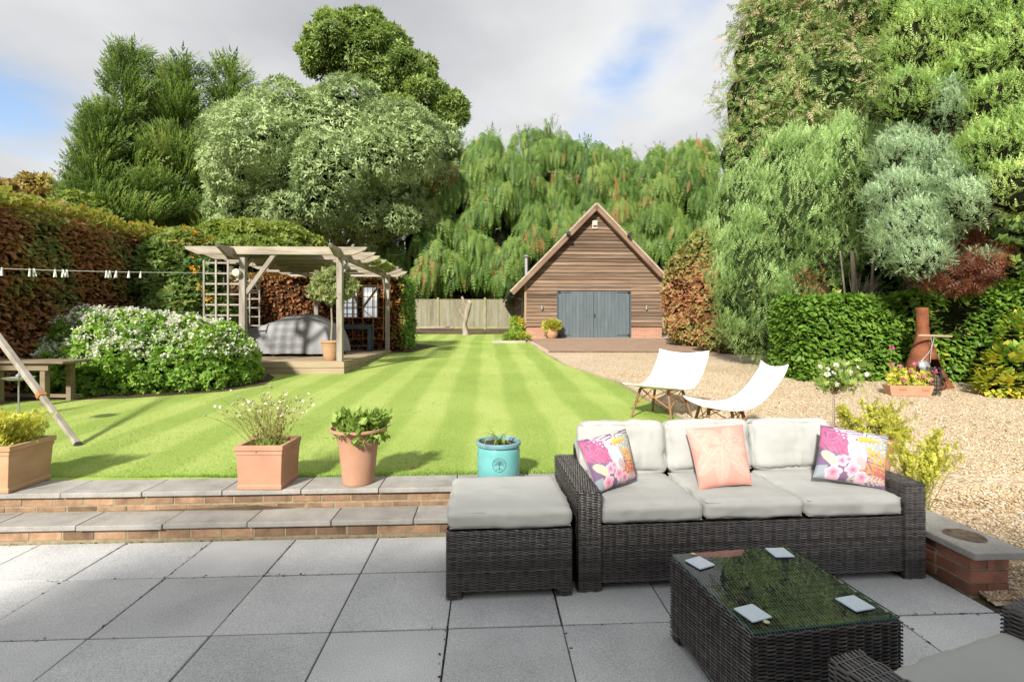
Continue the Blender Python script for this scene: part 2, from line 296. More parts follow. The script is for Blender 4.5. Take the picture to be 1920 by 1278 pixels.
m_grey = mat_leaf('grey_green', [(0, (0.0861, 0.1235, 0.04961)), (.5, (0.1776, 0.2302, 0.1004)), (1, (0.312, 0.3761, 0.1889))], trans=.22)
m_tall = mat_leaf('tall_tree', [(0, (0.06072, 0.0936, 0.0234)), (.5, (0.127, 0.18, 0.0468)), (1, (0.2318, 0.288, 0.0858))], trans=.25)
m_cedar = mat_leaf('drooping_cedar', [(0, (0.03698, 0.07992, 0.01503)), (.45, (0.08784, 0.1649, 0.02793)), (.80, (0.1757, 0.2597, 0.05907)), (.88, (0.2405, 0.2098, 0.06444)), (1, (0.3144, 0.1498, 0.04833))], trans=.25)
m_far = mat_leaf('autumn_far', [(0, (.11, .085, .025)), (.5, (.20, .15, .045)), (1, (.26, .24, .06))])
m_yellow = mat_leaf('yellow_shrub', [(0, (0.104, 0.1615, 0.0275)), (.5, (0.2, 0.2565, 0.0495)), (1, (0.288, 0.3325, 0.088))], trans=.35)
m_lawson = mat_leaf('lawson', [(0, (0.054, 0.096, 0.026)), (.45, (0.132, 0.198, 0.0572)), (.75, (0.228, 0.3, 0.104)), (.86, (0.264, 0.24, 0.117)), (1, (0.396, 0.276, 0.195))], trans=.22)
m_feather = mat_leaf('feathery', [(0, (0.07855, 0.136, 0.0432)), (.5, (0.1813, 0.2662, 0.09426)), (1, (0.3263, 0.4259, 0.1767))], trans=.25)
m_gold = mat_leaf('golden_cypress', [(0, (0.07524, 0.1367, 0.04095)), (.35, (0.1555, 0.2406, 0.07098)), (.7, (0.2708, 0.372, 0.1092)), (1, (0.4013, 0.4923, 0.1775))], trans=.25)
m_blue = mat_leaf('blue_cypress', [(0, (0.102, 0.156, 0.0845)), (.5, (0.222, 0.3, 0.1755)), (1, (0.372, 0.456, 0.286))], trans=.22)
m_deadf = mat_leaf('dead_fronds', [(0, (.09, .028, .014)), (.5, (.20, .065, .03)), (1, (.32, .12, .06))], trans=.15)
m_hornbeam = mat_leaf('hornbeam', [(0, (0.0385, 0.0825, 0.0132)), (.5, (0.0935, 0.1705, 0.0242)), (.85, (0.165, 0.242, 0.0385)), (1, (0.33, 0.297, 0.044))], trans=.28)
m_mixhedge = mat_leaf('mixed_hedge', [(0, (.15, .065, .03)), (.4, (.25, .13, .06)), (.6, (.20, .17, .06)), (1, (.12, .17, .04))], trans=.25)
m_ivy = mat_leaf('ivy', [(0, (.05, .11, .015)), (1, (.12, .22, .03))])
m_olive = mat_leaf('olive', [(0, (.10, .13, .05)), (.5, (.19, .22, .09)), (1, (.31, .33, .16))], trans=.25)
m_herb = mat_leaf('herb', [(0, (.07, .12, .02)), (.5, (.15, .22, .045)), (1, (.27, .33, .10))], trans=.3)
m_herb_y = mat_leaf('yellow_herb', [(0, (.17, .18, .03)), (.5, (.30, .30, .055)), (1, (.42, .40, .10))], trans=.35)
m_wisp = mat_leaf('wispy', [(0, (.10, .10, .03)), (.5, (.19, .18, .06)), (1, (.26, .17, .08))], trans=.3)
m_grass = mat_leaf('grass_blade', [(0, (0.1838, 0.2744, 0.0585)), (.5, (0.3243, 0.4704, 0.104)), (1, (0.4648, 0.5824, 0.195))], trans=.4, spec=.15)

# ------------------------------------------------------------------ builders
def tag(o, label=None, cat=None, group=None, kind=None):
    if label: o['label'] = label
    if cat: o['category'] = cat
    if group: o['group'] = group
    if kind: o['kind'] = kind
    return o
def thing(name, label, cat, loc=(0, 0, 0), rz=0.0, group=None):
    o = bpy.data.objects.new(name, None); COL.objects.link(o)
    o.location = loc; o.rotation_euler = (0, 0, rz); o.empty_display_size = .1
    return tag(o, label, cat, group)
def pmat(o): return Matrix.Translation(o.location) @ Matrix.Rotation(o.rotation_euler.z, 4, 'Z')
def link(name, me, mat, parent=None, smooth=False):
    o = bpy.data.objects.new(name, me); COL.objects.link(o)
    if mat is not None and not me.materials: me.materials.append(mat)
    if smooth: me.polygons.foreach_set('use_smooth', np.ones(len(me.polygons), dtype=bool))
    if parent: o.parent = parent
    return o
class MB:
    def __init__(s): s.v = []; s.f = []
    def add(s, vs, fs, M=None):
        b = len(s.v)
        s.v += [tuple(M @ Vector(p)) for p in vs] if M is not None else [tuple(p) for p in vs]
        s.f += [tuple(i + b for i in f) for f in fs]; return s
    def box(s, x0, x1, y0, y1, z0, z1, M=None):
        return s.add([(x0, y0, z0), (x1, y0, z0), (x1, y1, z0), (x0, y1, z0), (x0, y0, z1), (x1, y0, z1), (x1, y1, z1), (x0, y1, z1)],
                     [(0, 3, 2, 1), (4, 5, 6, 7), (0, 1, 5, 4), (1, 2, 6, 5), (2, 3, 7, 6), (3, 0, 4, 7)], M)
    def beam(s, a, b, w, h, up=(0, 0, 1)):
        a, b = Vector(a), Vector(b); y = (b - a); L = y.length; y.normalize()
        upv = Vector(up)
        if abs(y.dot(upv)) > .98: upv = Vector((0, 1, 0))
        x = y.cross(upv).normalized(); z = x.cross(y).normalized()
        M = Matrix((( x.x, y.x, z.x, a.x), (x.y, y.y, z.y, a.y), (x.z, y.z, z.z, a.z), (0, 0, 0, 1)))
        return s.box(-w / 2, w / 2, 0, L, -h / 2, h / 2, M)
    def tube(s, pts, rad, n=8, cap=True):
        pts = [Vector(p) for p in pts]; rings = []
        rs = rad if hasattr(rad, '__len__') else [rad] * len(pts)
        up = Vector((.21, .13, .97))
        for i, p in enumerate(pts):
            t = (pts[min(i + 1, len(pts) - 1)] - pts[max(i - 1, 0)]).normalized()
            x = t.cross(up)
            if x.length < .05: x = t.cross(Vector((1, 0, 0)))
            x.normalize(); y = t.cross(x)
            rings.append([p + (x * math.cos(2 * math.pi * k / n) + y * math.sin(2 * math.pi * k / n)) * rs[i] for k in range(n)])
        vs = [q for r in rings for q in r]; fs = []
        for i in range(len(pts) - 1):
            for k in range(n): fs.append((i * n + k, i * n + (k + 1) % n, (i + 1) * n + (k + 1) % n, (i + 1) * n + k))
        if cap: fs.append(tuple(range(n - 1, -1, -1))); fs.append(tuple((len(pts) - 1) * n + k for k in range(n)))
        return s.add(vs, fs)
    def lathe(s, prof, n=28, c=(0, 0, 0), M=None):
        vs = []; fs = []
        for r, z in prof:
            for k in range(n): a = 2 * math.pi * k / n; vs.append((c[0] + r * math.cos(a), c[1] + r * math.sin(a), c[2] + z))
        for i in range(len(prof) - 1):
            for k in range(n): fs.append((i * n + k, i * n + (k + 1) % n, (i + 1) * n + (k + 1) % n, (i + 1) * n + k))
        fs.append(tuple(range(n - 1, -1, -1))); fs.append(tuple((len(prof) - 1) * n + k for k in range(n)))
        return s.add(vs, fs, M)
    def prism(s, poly, z0, z1, M=None):
        n = len(poly); vs = [(x, y, z0) for x, y in poly] + [(x, y, z1) for x, y in poly]
        fs = [tuple(range(n - 1, -1, -1)), tuple(range(n, 2 * n))] + [(i, (i + 1) % n, n + (i + 1) % n, n + i) for i in range(n)]
        return s.add(vs, fs, M)
    def mesh(s, name, parent=None, world=False):
        me = bpy.data.meshes.new(name); vs = s.v
        if world and parent is not None:
            Mi = pmat(parent).inverted(); vs = [tuple(Mi @ Vector(p)) for p in vs]
        me.from_pydata(vs, [], s.f); me.update(); return me
    def build(s, name, mat, parent=None, world=False, smooth=False, bevel=0.0):
        o = link(name, s.mesh(name, parent, world), mat, parent, smooth)
        if bevel:
            b = o.modifiers.new('bevel', 'BEVEL'); b.width = bevel; b.segments = 2; b.limit_method = 'ANGLE'; b.angle_limit = R(40)
        if smooth:
            try: o.data.set_sharp_from_angle(angle=R(42))
            except Exception: pass
        return o
def np_mesh(name, V, Fq, mat, parent=None, world=True, attrs=None, smooth=False):
    """V (n,3) array, Fq (m,k) array of same-size faces."""
    V = np.asarray(V, dtype=np.float32)
    if world and parent is not None:
        Mi = np.array(pmat(parent).inverted()); V = V @ Mi[:3, :3].T.astype(np.float32) + Mi[:3, 3].astype(np.float32)
    me = bpy.data.meshes.new(name); k = Fq.shape[1]; m = len(Fq)
    me.vertices.add(len(V)); me.vertices.foreach_set('co', np.ascontiguousarray(V, dtype=np.float32).ravel())
    me.loops.add(m * k); me.loops.foreach_set('vertex_index', np.ascontiguousarray(Fq, dtype=np.int32).ravel())
    me.polygons.add(m); me.polygons.foreach_set('loop_start', np.arange(0, m * k, k, dtype=np.int32))
    me.update(calc_edges=True)
    for an, av in (attrs or {}).items():
        if av.ndim == 1: me.attributes.new(an, 'FLOAT', 'POINT').data.foreach_set('value', av.astype(np.float32))
        else: me.attributes.new(an, 'FLOAT_COLOR', 'POINT').data.foreach_set('color', av.astype(np.float32).ravel())
    return link(name, me, mat, parent, smooth)

# ---- foliage
def tri_leaf(d, w, ang, base=(0, 0, 0), lift=0.0):
    """one pointed leaf of two triangles, lying in xy, pointing at angle ang from +y."""
    c, s_ = math.cos(ang), math.sin(ang)
    pts = [(0, 0, 0), (w, d * .45, .07 * d + lift * .4), (0, d, lift), (-w, d * .45, .07 * d + lift * .4)]
    return [(base[0] + x * c + y * s_, base[1] - x * s_ + y * c, base[2] + z) for x, y, z in pts]
def tpl(leaves):
    V = np.array([p for l in leaves for p in l]); Ft = []
    for i in range(len(leaves)): b = i * 4; Ft += [(b, b + 1, b + 2), (b, b + 2, b + 3)]
    return V, np.array(Ft)
T_LEAF = tpl([tri_leaf(1, .32, 0)])
rr = random.Random(3)
T_CLUST = tpl([tri_leaf(rr.uniform(.65, 1), .24, a, lift=rr.uniform(-.25, .45)) for a in (-2.1, -1.0, 0, 1.0, 2.2)])
T_TRI = tpl([tri_leaf(rr.uniform(.8, 1), .17, a, lift=rr.uniform(-.2, .4)) for a in (-1.1, .1, 1.3)])
T_SPRIG = tpl([tri_leaf(.45, .13, a, (0, y, 0), lift=rr.uniform(-.1, .2)) for a, y in ((-.9, .0), (.9, .1), (-.8, .3), (.8, .4), (-.5, .55), (.5, .6), (0, .6))])
def frond(n, droop, wid, spread=.8):
    V = []; Ft = []
    for i in range(n):
        t = i / n; y0 = t; L = wid * (1 - .72 * t)
        for sgn in (-1, 1):
            b = len(V); a = spread
            tip = (sgn * L * math.sin(a), y0 + L * math.cos(a) * .9, 0)
            for x, y in ((0, y0 - .02), (sgn * .01, y0 + .115), tip[:2]): V.append((x, y, -droop * y * y - .12 * abs(x)))
            Ft.append((b, b + 1, b + 2) if sgn > 0 else (b + 1, b, b + 2))
    b = len(V)
    for x, y in ((-.05, .9), (.05, .9), (0, 1.15)): V.append((x, y, -droop * y * y))
    Ft.append((b, b + 1, b + 2))
    return np.array(V), np.array(Ft)
T_FROND = frond(4, .15, .50)
T_FROND_N = frond(4, .25, .40, .62)
T_DROOP = frond(5, .35, .44, .8)
def unit(a): return a / np.maximum(np.linalg.norm(a, axis=1, keepdims=True), 1e-6)
def scatter(name, T, pos, along, nrm, size, tint, mat, parent, kind=None):
    V, Ft = T; n = len(pos); k = len(V)
    a = unit(along); nn = nrm - (nrm * a).sum(1, keepdims=True) * a; nn = unit(nn); sd = np.cross(a, nn)
    W = pos[:, None, :] + size[:, None, None] * (V[None, :, 0:1] * sd[:, None, :] + V[None, :, 1:2] * a[:, None, :] + V[None, :, 2:3] * nn[:, None, :])
    Fa = (Ft[None] + (np.arange(n) * k)[:, None, None]).reshape(-1, 3)
    tv = np.clip(np.repeat(tint, k), 0, 1)
    o = np_mesh(name, W.reshape(-1, 3), Fa, mat, parent, True, {'tint': tv})
    if kind: o['kind'] = kind
    return o
def rdir(n): return unit(RNG.normal(size=(n, 3)))
def clump_points(clumps, n, inner=.72, back=.3, cull=.78, bias_down=1.0):
    """points on the outsides of a set of ellipsoid clumps (c, radii)."""
    C = np.array([c for c, r in clumps], float); Rr = np.array([r if hasattr(r, '__len__') else (r, r, r) for c, r in clumps], float)
    area = (Rr[:, 0] * Rr[:, 2] + Rr[:, 1] * Rr[:, 2] + Rr[:, 0] * Rr[:, 1]); p = area / area.sum()
    idx = RNG.choice(len(C), size=int(n * 2.2), p=p); d = rdir(len(idx))
    keep = (d[:, 1] < .3) | (RNG.random(len(idx)) < back)
    idx, d = idx[keep], d[keep]
    f = inner + (1.06 - inner) * RNG.random(len(idx)) ** .55
    pos = C[idx] + d * Rr[idx] * f[:, None]
    ok = np.ones(len(idx), bool)
    if len(C) < 200:
        for j in range(len(C)):
            q = (((pos - C[j]) / Rr[j]) ** 2).sum(1) < cull ** 2
            ok &= ~(q & (idx != j))
    pos, d, idx = pos[ok][:n], d[ok][:n], idx[ok][:n]
    return pos, d, idx
def subclumps(c, rad, n, fr, seed=0, zmin=-1, ymax=.5):
    r_ = random.Random(seed); out = []; c = Vector(c)
    rad = rad if hasattr(rad, '__len__') else (rad,) * 3
    k = 0
    while len(out) < n and k < n * 40:
        k += 1
        v = Vector((r_.gauss(0, 1), r_.gauss(0, 1), r_.gauss(0, 1))).normalized()
        if v.z < zmin or v.y > ymax: continue
        s_ = r_.uniform(.7, 1.25) * fr
        m = (rad[0] + rad[1] + rad[2]) / 3
        out.append((c + Vector((v.x * rad[0], v.y * rad[1], v.z * rad[2])) * (1 - fr * .30), (s_ * m, s_ * m, s_ * m * .85)))
    return out
def smooth_noise(pos, sc):
    return np.array([mnoise.noise(Vector(p) * sc) for p in pos])
def leafy(name, parent, clumps, n, T, mat, size, tint=(.5, .2), mode='out', inner=.72, back=.3, clump_tint=.18, flip=False, cull=.78):
    pos, d, idx = clump_points(clumps, n, inner, back, cull); m = len(pos)
    ct = RNG.normal(0, clump_tint, len(clumps))
    tn = tint[0] + ct[idx] + RNG.normal(0, tint[1], m)
    rv = rdir(m)
    if mode == 'out': al = d * .7 + rv * .8 + np.array([0, 0, .15]); nr = d + rv * .5 + np.array([0, 0, .4])
    elif mode == 'up': al = d * .9 + rv * .35 + np.array([0, 0, .75]); nr = rv * .6 + np.cross(d, [0, 0, 1]) * .3 + d * .5
    elif mode == 'droop': al = d * .45 + rv * .3 + np.array([0, 0, -.9]); nr = d + rv * .35
    elif mode == 'flat': al = d * .9 + rv * .5 + np.array([0, 0, -.1]); nr = np.array([0, 0, 1.0]) + rv * .45 + d * .3
    sz = size * RNG.uniform(.65, 1.3, m)
    return scatter(name, T, pos, al, nr, sz, tn, mat, parent)
def trunk(parent, pts, rads, mat, name='trunk', n=9):
    mb = MB(); mb.tube(pts, rads, n); return mb.build(name, mat, parent, world=True, smooth=True)
def limbs(parent, base, ends, r0, mat, name='limb'):
    for i, e in enumerate(ends):
        b = Vector(base) + Vector((0, 0, random.uniform(-.3, .5))); e = Vector(e); mid = b.lerp(e, .5) + Vector((random.uniform(-.3, .3), random.uniform(-.3, .3), .3))
        mb = MB(); mb.tube([b, mid, e], [r0, r0 * .6, r0 * .15], 6); mb.build(name, mat, parent, world=True, smooth=True)

# hedge made of a twiggy core and leaves on its faces. box in a local frame (origin o, axes ux, uy)
def hedge_box(name, label, o, rz, L, D, z0, z1, mat, n, size, tintf, core=m_dark, faces=('front', 'top', 'left', 'right'), T=T_LEAF, cat='hedge', group=None, bulge=.12, zfun=None, mode='leaf'):
    t = thing(name, label, cat, o, rz, group)
    nx, nz = max(8, int(L / .3)), 8
    def off(x, z): return bulge * mnoise.noise(Vector((x * .9 + o[0] * 3, z * 1.1 + o[1], 2.7)))
    mb = MB(); ins = .10
    mb.box(ins, L - ins, ins, D - ins, 0.0, (z1 - z0) - ins)
    mb.build('branches', core, t)
    pos = []; nr = []
    area = {'front': L * (z1 - z0), 'top': L * D, 'left': D * (z1 - z0), 'right': D * (z1 - z0)}; A = sum(area[f] for f in faces)
    for f in faces:
        k = int(n * area[f] / A); a, b = RNG.random(k), RNG.random(k); h = z1 - z0; dep = RNG.random(k) ** 1.6 * .16
        if f == 'front': p = np.stack([a * L, dep, b * h], 1); q = np.tile([0, -1.0, 0], (k, 1))
        elif f == 'top': p = np.stack([a * L, b * D, h - dep], 1); q = np.tile([0, 0, 1.0], (k, 1))
        elif f == 'left': p = np.stack([dep, a * D, b * h], 1); q = np.tile([-1.0, 0, 0], (k, 1))
        else: p = np.stack([L - dep, a * D, b * h], 1); q = np.tile([1.0, 0, 0], (k, 1))
        pos.append(p); nr.append(q)
    pos = np.concatenate(pos); nr = np.concatenate(nr)
    nz_ = np.array([off(p[0] + p[1] * .7, p[2]) for p in pos]); pos = pos + nr * (nz_[:, None])
    # soften upper edges
    hz = pos[:, 2] / (z1 - z0); pos[:, 2] += .05 * np.array([mnoise.noise(Vector((p[0] * 2.2, p[1] * 2, 5.5))) for p in pos]) * 2 * (hz > .85)
    M = np.array(pmat(t)); wp = pos @ M[:3, :3].T + M[:3, 3]; wn_ = nr @ M[:3, :3].T
    m = len(wp); rv = rdir(m)
    al = rv * .7 + wn_ * .35 + np.array([0, 0, -.25]); nrm = wn_ * .8 + rv * .6 + np.array([0, 0, .45])
    scatter('leaves', T, wp, al, nrm, size * RNG.uniform(.6, 1.3, m), tintf(wp, pos), mat, t)
    return t

# ================================================================== SETTING
def sheet(name, xs, ys, zf, mat, inside=None, kind='structure', sub=None):
    V = [(x, y, zf(x, y)) for y in ys for x in xs]; nx = len(xs); fs = []
    for j in range(len(ys) - 1):
        for i in range(nx - 1):
            if inside and not inside((xs[i] + xs[i + 1]) / 2, (ys[j] + ys[j + 1]) / 2): continue
            fs.append((j * nx + i, j * nx + i + 1, (j + 1) * nx + i + 1, (j + 1) * nx + i))
    me = bpy.data.meshes.new(name); me.from_pydata(V, [], fs); me.update()
    o = link(name, me, mat, None, True); o['kind'] = kind; return o
STEP_BACK = 4.257                                   # patio v of the rear edge of the upper coping
def ystep(x): return (STEP_BACK + x * ST) / CT      # world y of that edge
def ground_z(x, y):
    yb = 4.1 + .05 * x
    if y < yb - .15 and -60 < x < 2.66: return -0.12
    if y < 2.6: return -0.12
    if x >= 2.66 and y < 4.2: return -0.06 + max(0, min(1, (y - 2.8) / 1.2)) * .32
    if y < yb: return 0.2
    return gz(x, y) - .03
xs = [-400, -150, -60, -30, -15, -8, -4, -2, 0, 1.5, 2.5, 2.68, 3.2, 4, 6, 9, 14, 30, 60, 150, 400]
ys = [-200, -60, -20, -6, 0, 1.5, 2.6, 3.2, 3.6, 3.9, 4.3, 5, 7, 10, 15, 22, 30, 36, 60, 150, 400, 900]
sheet('ground', xs, ys, ground_z, m_earth)

# lawn edge against the gravel: X of the edging as a function of y
EDGE = [(4.2, 2.32), (5.0, 2.26), (6.0, 2.18), (7.5, 2.08), (9.17, 2.00), (11.85, 1.30), (14.5, 1.02), (17, .82), (19.6, .64), (21.0, .58)]
def edge_x(y):
    if y <= EDGE[0][0]: return EDGE[0][1]
    for (a, xa), (b, xb) in zip(EDGE, EDGE[1:]):
        if y <= b:
            t = (y - a) / (b - a); return xa + (xb - xa) * t
    return EDGE[-1][1]
# lawn: rows follow the edging and the step edge
NL = 46; rows = []; Ys = [4.0] + list(np.linspace(4.6, 24.6, 56)); V = []; Fq = []
for j, yy in enumerate(Ys):
    for i in range(NL + 1):
        t = i / NL; x0, x1 = -9.2, edge_x(yy) - .02
        if yy > 20.5: x1 = min(x1, .58 - (yy - 20.5) * .08 - .35)
        x = x0 + (x1 - x0) * t
        y = yy if j else ystep(x) + .004
        if j and yy < ystep(x) + .01: y = ystep(x) + .2
        V.append((x, y, gz(x, y) - .004))
for j in range(len(Ys) - 1):
    for i in range(NL): a = j * (NL + 1) + i; Fq.append((a, a + 1, a + NL + 2, a + NL + 1))
lawn = np_mesh('lawn', np.array(V), np.array(Fq), m_lawn, smooth=True); lawn['kind'] = 'structure'

# grass blades over the near lawn
n = 145000
yv = 4.18 + (RNG.random(n) ** 2.5) * 17.0; xl = -8.6; xr = np.array([edge_x(y) for y in yv]) - .03
lim = np.maximum(xl, -1.04 * yv); xv = lim + (xr - lim) * RNG.random(n)
ok = yv > (STEP_BACK + xv * ST) / CT - .012; xv, yv = xv[ok], yv[ok]; n = len(xv)
stripe = np.sin((xv * CT + yv * ST + .17) * math.pi / .44)
pz = .124 + .0405 * np.maximum(yv, 4.0) - .006
rv = RNG.normal(size=(n, 3)); al = np.stack([rv[:, 0] * .55, rv[:, 1] * .55 + .35 * np.sign(stripe), np.ones(n)], 1)
big = np.where(yv < (STEP_BACK + xv * ST) / CT + .07, 1.9, 1.0)
T_BLADE = (np.array([(-.14, 0, 0), (.14, 0, 0), (0, 1, .12)]), np.array([(0, 1, 2)]))
scatter('grass', T_BLADE, np.stack([xv, yv, pz], 1), al, rv, RNG.uniform(.010, .021, n) * (1 + (yv - 4) * .06) * big, .50 + .10 * stripe + RNG.normal(0, .17, n) + .34 * smooth_noise(np.stack([xv, yv, pz], 1), 1.1) + .16 * smooth_noise(np.stack([xv, yv, pz], 1), 4.3), m_grass, None)
g_ = bpy.data.objects['grass']; g_['kind'] = 'stuff'; g_['label'] = 'short mown green grass of the striped lawn'; g_['category'] = 'grass'

# gravel
def gravel_z(x, y):
    if y < 4.25 and x > 2.6: return -.01 + max(0, min(1, (y - 2.75) / 1.0)) * .27
    return gz(x, y) + .006
GV = []; GF = []; gy = [2.78, 3.0, 3.3, 3.6, 3.8, 4.0, 4.3] + list(np.linspace(4.7, 24, 44)); NG = 40
for yy in gy:
    for i in range(NG + 1):
        x0 = 2.72 if yy < 4.25 else edge_x(yy) + .06
        x = x0 + (16 - x0) * (i / NG) ** 1.5; GV.append((x, yy, gravel_z(x, yy)))
for j in range(len(gy) - 1):
    for i in range(NG): a = j * (NG + 1) + i; GF.append((a, a + 1, a + NG + 2, a + NG + 1))
gs = np_mesh('gravel', np.array(GV), np.array(GF), m_gravel, smooth=True); gs['kind'] = 'structure'
# loose stones on the nearer gravel
oct_v = np.array([(1, 0, 0), (0, 1, 0), (-1, 0, 0), (0, -1, 0), (0, 0, .6), (0, 0, -.5)], float); oct_f = np.array([(0, 1, 4), (1, 2, 4), (2, 3, 4), (3, 0, 4), (1, 0, 5), (2, 1, 5), (3, 2, 5), (0, 3, 5)])
n = 29000
yv = 2.82 + RNG.random(n) ** 1.7 * 8.0; x0 = np.array([2.72 if y < 4.25 else edge_x(y) + .05 for y in yv]); x1 = np.minimum(1.12 * yv + .3, 9.0); ok = x1 > x0
yv, x0, x1 = yv[ok], x0[ok], x1[ok]; n = len(yv); xv = x0 + (x1 - x0) * RNG.random(n)
pz = np.array([gravel_z(x, y) for x, y in zip(xv, yv)]) + RNG.uniform(-.003, .006, n)
rz = RNG.uniform(0, 6.28, n); S = np.stack([RNG.uniform(.009, .021, n), RNG.uniform(.007, .014, n), RNG.uniform(.006, .012, n)], 1) * (1 + (yv - 3)[:, None] * .03)
loc = oct_v[None] * S[:, None, :] * RNG.uniform(.75, 1.2, (n, 6, 1))
c_, s_ = np.cos(rz)[:, None], np.sin(rz)[:, None]
W = np.stack([loc[..., 0] * c_ - loc[..., 1] * s_, loc[..., 0] * s_ + loc[..., 1] * c_, loc[..., 2] + loc[..., 0] * RNG.normal(0, .35, (n, 1))], 2) + np.stack([xv, yv, pz], 1)[:, None, :]
st_ = np_mesh('gravel_stones', W.reshape(-1, 3), (oct_f[None] + (np.arange(n) * 6)[:, None, None]).reshape(-1, 3), m_pebble, smooth=True)
tag(st_, 'loose golden gravel stones beside the lawn', 'gravel', kind='stuff')
# fallen leaves and bits caught in the gravel and grass edge
n = 420; yv = RNG.uniform(5, 15, n); xv = np.array([edge_x(y) for y in yv]) + RNG.uniform(.3, 6, n)
k = RNG.normal(0, .5, (n, 3)); 
lf = scatter('fallen_leaves', T_LEAF, np.stack([xv, yv, np.array([gravel_z(x, y) for x, y in zip(xv, yv)]) + .02], 1), rdir(n) * [1, 1, .2], np.array([0, 0, 1.0]) + rdir(n) * .3, RNG.uniform(.03, .055, n), RNG.uniform(0, .8, n), m_hedge_l, None)
tag(lf, 'scattered brown fallen leaves lying on the gravel', 'leaves', kind='stuff')

n = 130; yv = 4.3 + RNG.random(n) ** 1.5 * 14; xv = RNG.uniform(-5, 1.2, n)
lf = scatter('lawn_leaves', T_LEAF, np.stack([xv, yv, .124 + .0405 * yv + .014], 1), rdir(n) * [1, 1, .2], np.array([0, 0, 1.0]) + rdir(n) * .4, RNG.uniform(.02, .045, n), RNG.uniform(.2, .8, n), m_hedge_l, None)
tag(lf, 'few small fallen leaves lying on the mown lawn', 'leaves', kind='stuff')
# kerb edging between lawn and gravel
m_kerb = mat_noise('kerb', [(0.3, (.30, .24, .17)), (.7, (.46, .39, .29))], scale=6, detail=6, rough=.9, rand=.12)
kb = bpy.data.objects.new('lawn_edging', None); COL.objects.link(kb); kb.location = (2, 9, gz(2, 9)); kb['kind'] = 'structure'
y = 4.35
while y < 20.6:
    y2 = min(y + .6, 20.6); a = Vector((edge_x(y), y, gz(0, y) + .005)); b = Vector((edge_x(y2), y2, gz(0, y2) + .005))
    mb = MB(); d_ = (b - a).normalized() * .008; mb.beam(a + d_, b - d_, .055, .075); mb.build('kerb_stone', m_kerb, kb, world=True, bevel=.008)
    y = y2

# patio
patio = MB()
q = [pat(-6.5, -4.1), pat(5, -4.1), pat(5, 2.80), pat(2.82, 2.80), pat(2.82, 3.72), pat(-6.5, 3.72)]
pm = bpy.data.meshes.new('patio'); pm.from_pydata([(p.x, p.y, -.02) for p in q], [], [tuple(range(6))]); pm.update()
pat_o = link('patio', pm, m_joint); pat_o['kind'] = 'structure'
def slab_mesh(w, d):
    mb = MB(); mb.box(0, w, 0, d, -.045, 0); return mb.mesh('slab')
SL = {}
G = .009
u_lines = [-.21 + .6 * k for k in range(-10, 9)]; v_lines = [-4.016 + .6 * k for k in range(0, 13)] + [3.715]
for i in range(len(u_lines) - 1):
    for j in range(len(v_lines) - 1):
        u0, u1, v0, v1 = u_lines[i], u_lines[i + 1], v_lines[j], v_lines[j + 1]
        if u0 < -6.2: continue
        if u1 > 2.85 and v0 > 2.5: continue
        key = (round(u1 - u0, 3), round(v1 - v0, 3))
        if key not in SL: SL[key] = slab_mesh(u1 - u0 - G, v1 - v0 - G)
        o = link('paving_slab', SL[key], m_slab, pat_o)
        p = pat(u0 + G / 2 + random.uniform(-.0015, .0015), v0 + G / 2 + random.uniform(-.0015, .0015), random.uniform(-.0025, .001)); o.location = p
        o.rotation_euler = (random.uniform(-.0022, .0022), random.uniform(-.0022, .0022), TH + random.uniform(-.002, .002))
        bv = o.modifiers.new('bevel', 'BEVEL'); bv.width = .004; bv.segments = 2
# moss and grit in the joints
n = 4200; which = RNG.random(n) < .5
uu = np.where(which, np.array(u_lines)[RNG.integers(0, len(u_lines), n)], RNG.uniform(-4.5, 3.0, n)); vv = np.where(which, RNG.uniform(.6, 3.7, n), np.array(v_lines)[RNG.integers(8, len(v_lines), n)])
cl = np.array([mnoise.noise(Vector((a * 2.2, b * 2.2, 1))) for a, b in zip(uu, vv)]); ok = (cl > -.05) & ~((uu > 2.6) & (vv > 2.7)); uu, vv = uu[ok], vv[ok]; n = len(uu)
uu = uu + RNG.normal(0, .006, n); vv = vv + RNG.normal(0, .006, n)
gp = np.stack([uu * CT - vv * ST, uu * ST + vv * CT, np.full(n, -.003)], 1)
gr = scatter('joint_debris', T_LEAF, gp, rdir(n) * [1, 1, .3], np.array([0, 0, 1.0]) + rdir(n) * .6, RNG.uniform(.008, .024, n), RNG.uniform(0, .75, n), mat_leaf('debris', [(0, (.05, .035, .02)), (.6, (.14, .09, .04)), (1, (.20, .15, .06))]), None)
tag(gr, 'brown leaf crumbs and moss caught in the paving joints', 'debris', kind='stuff')

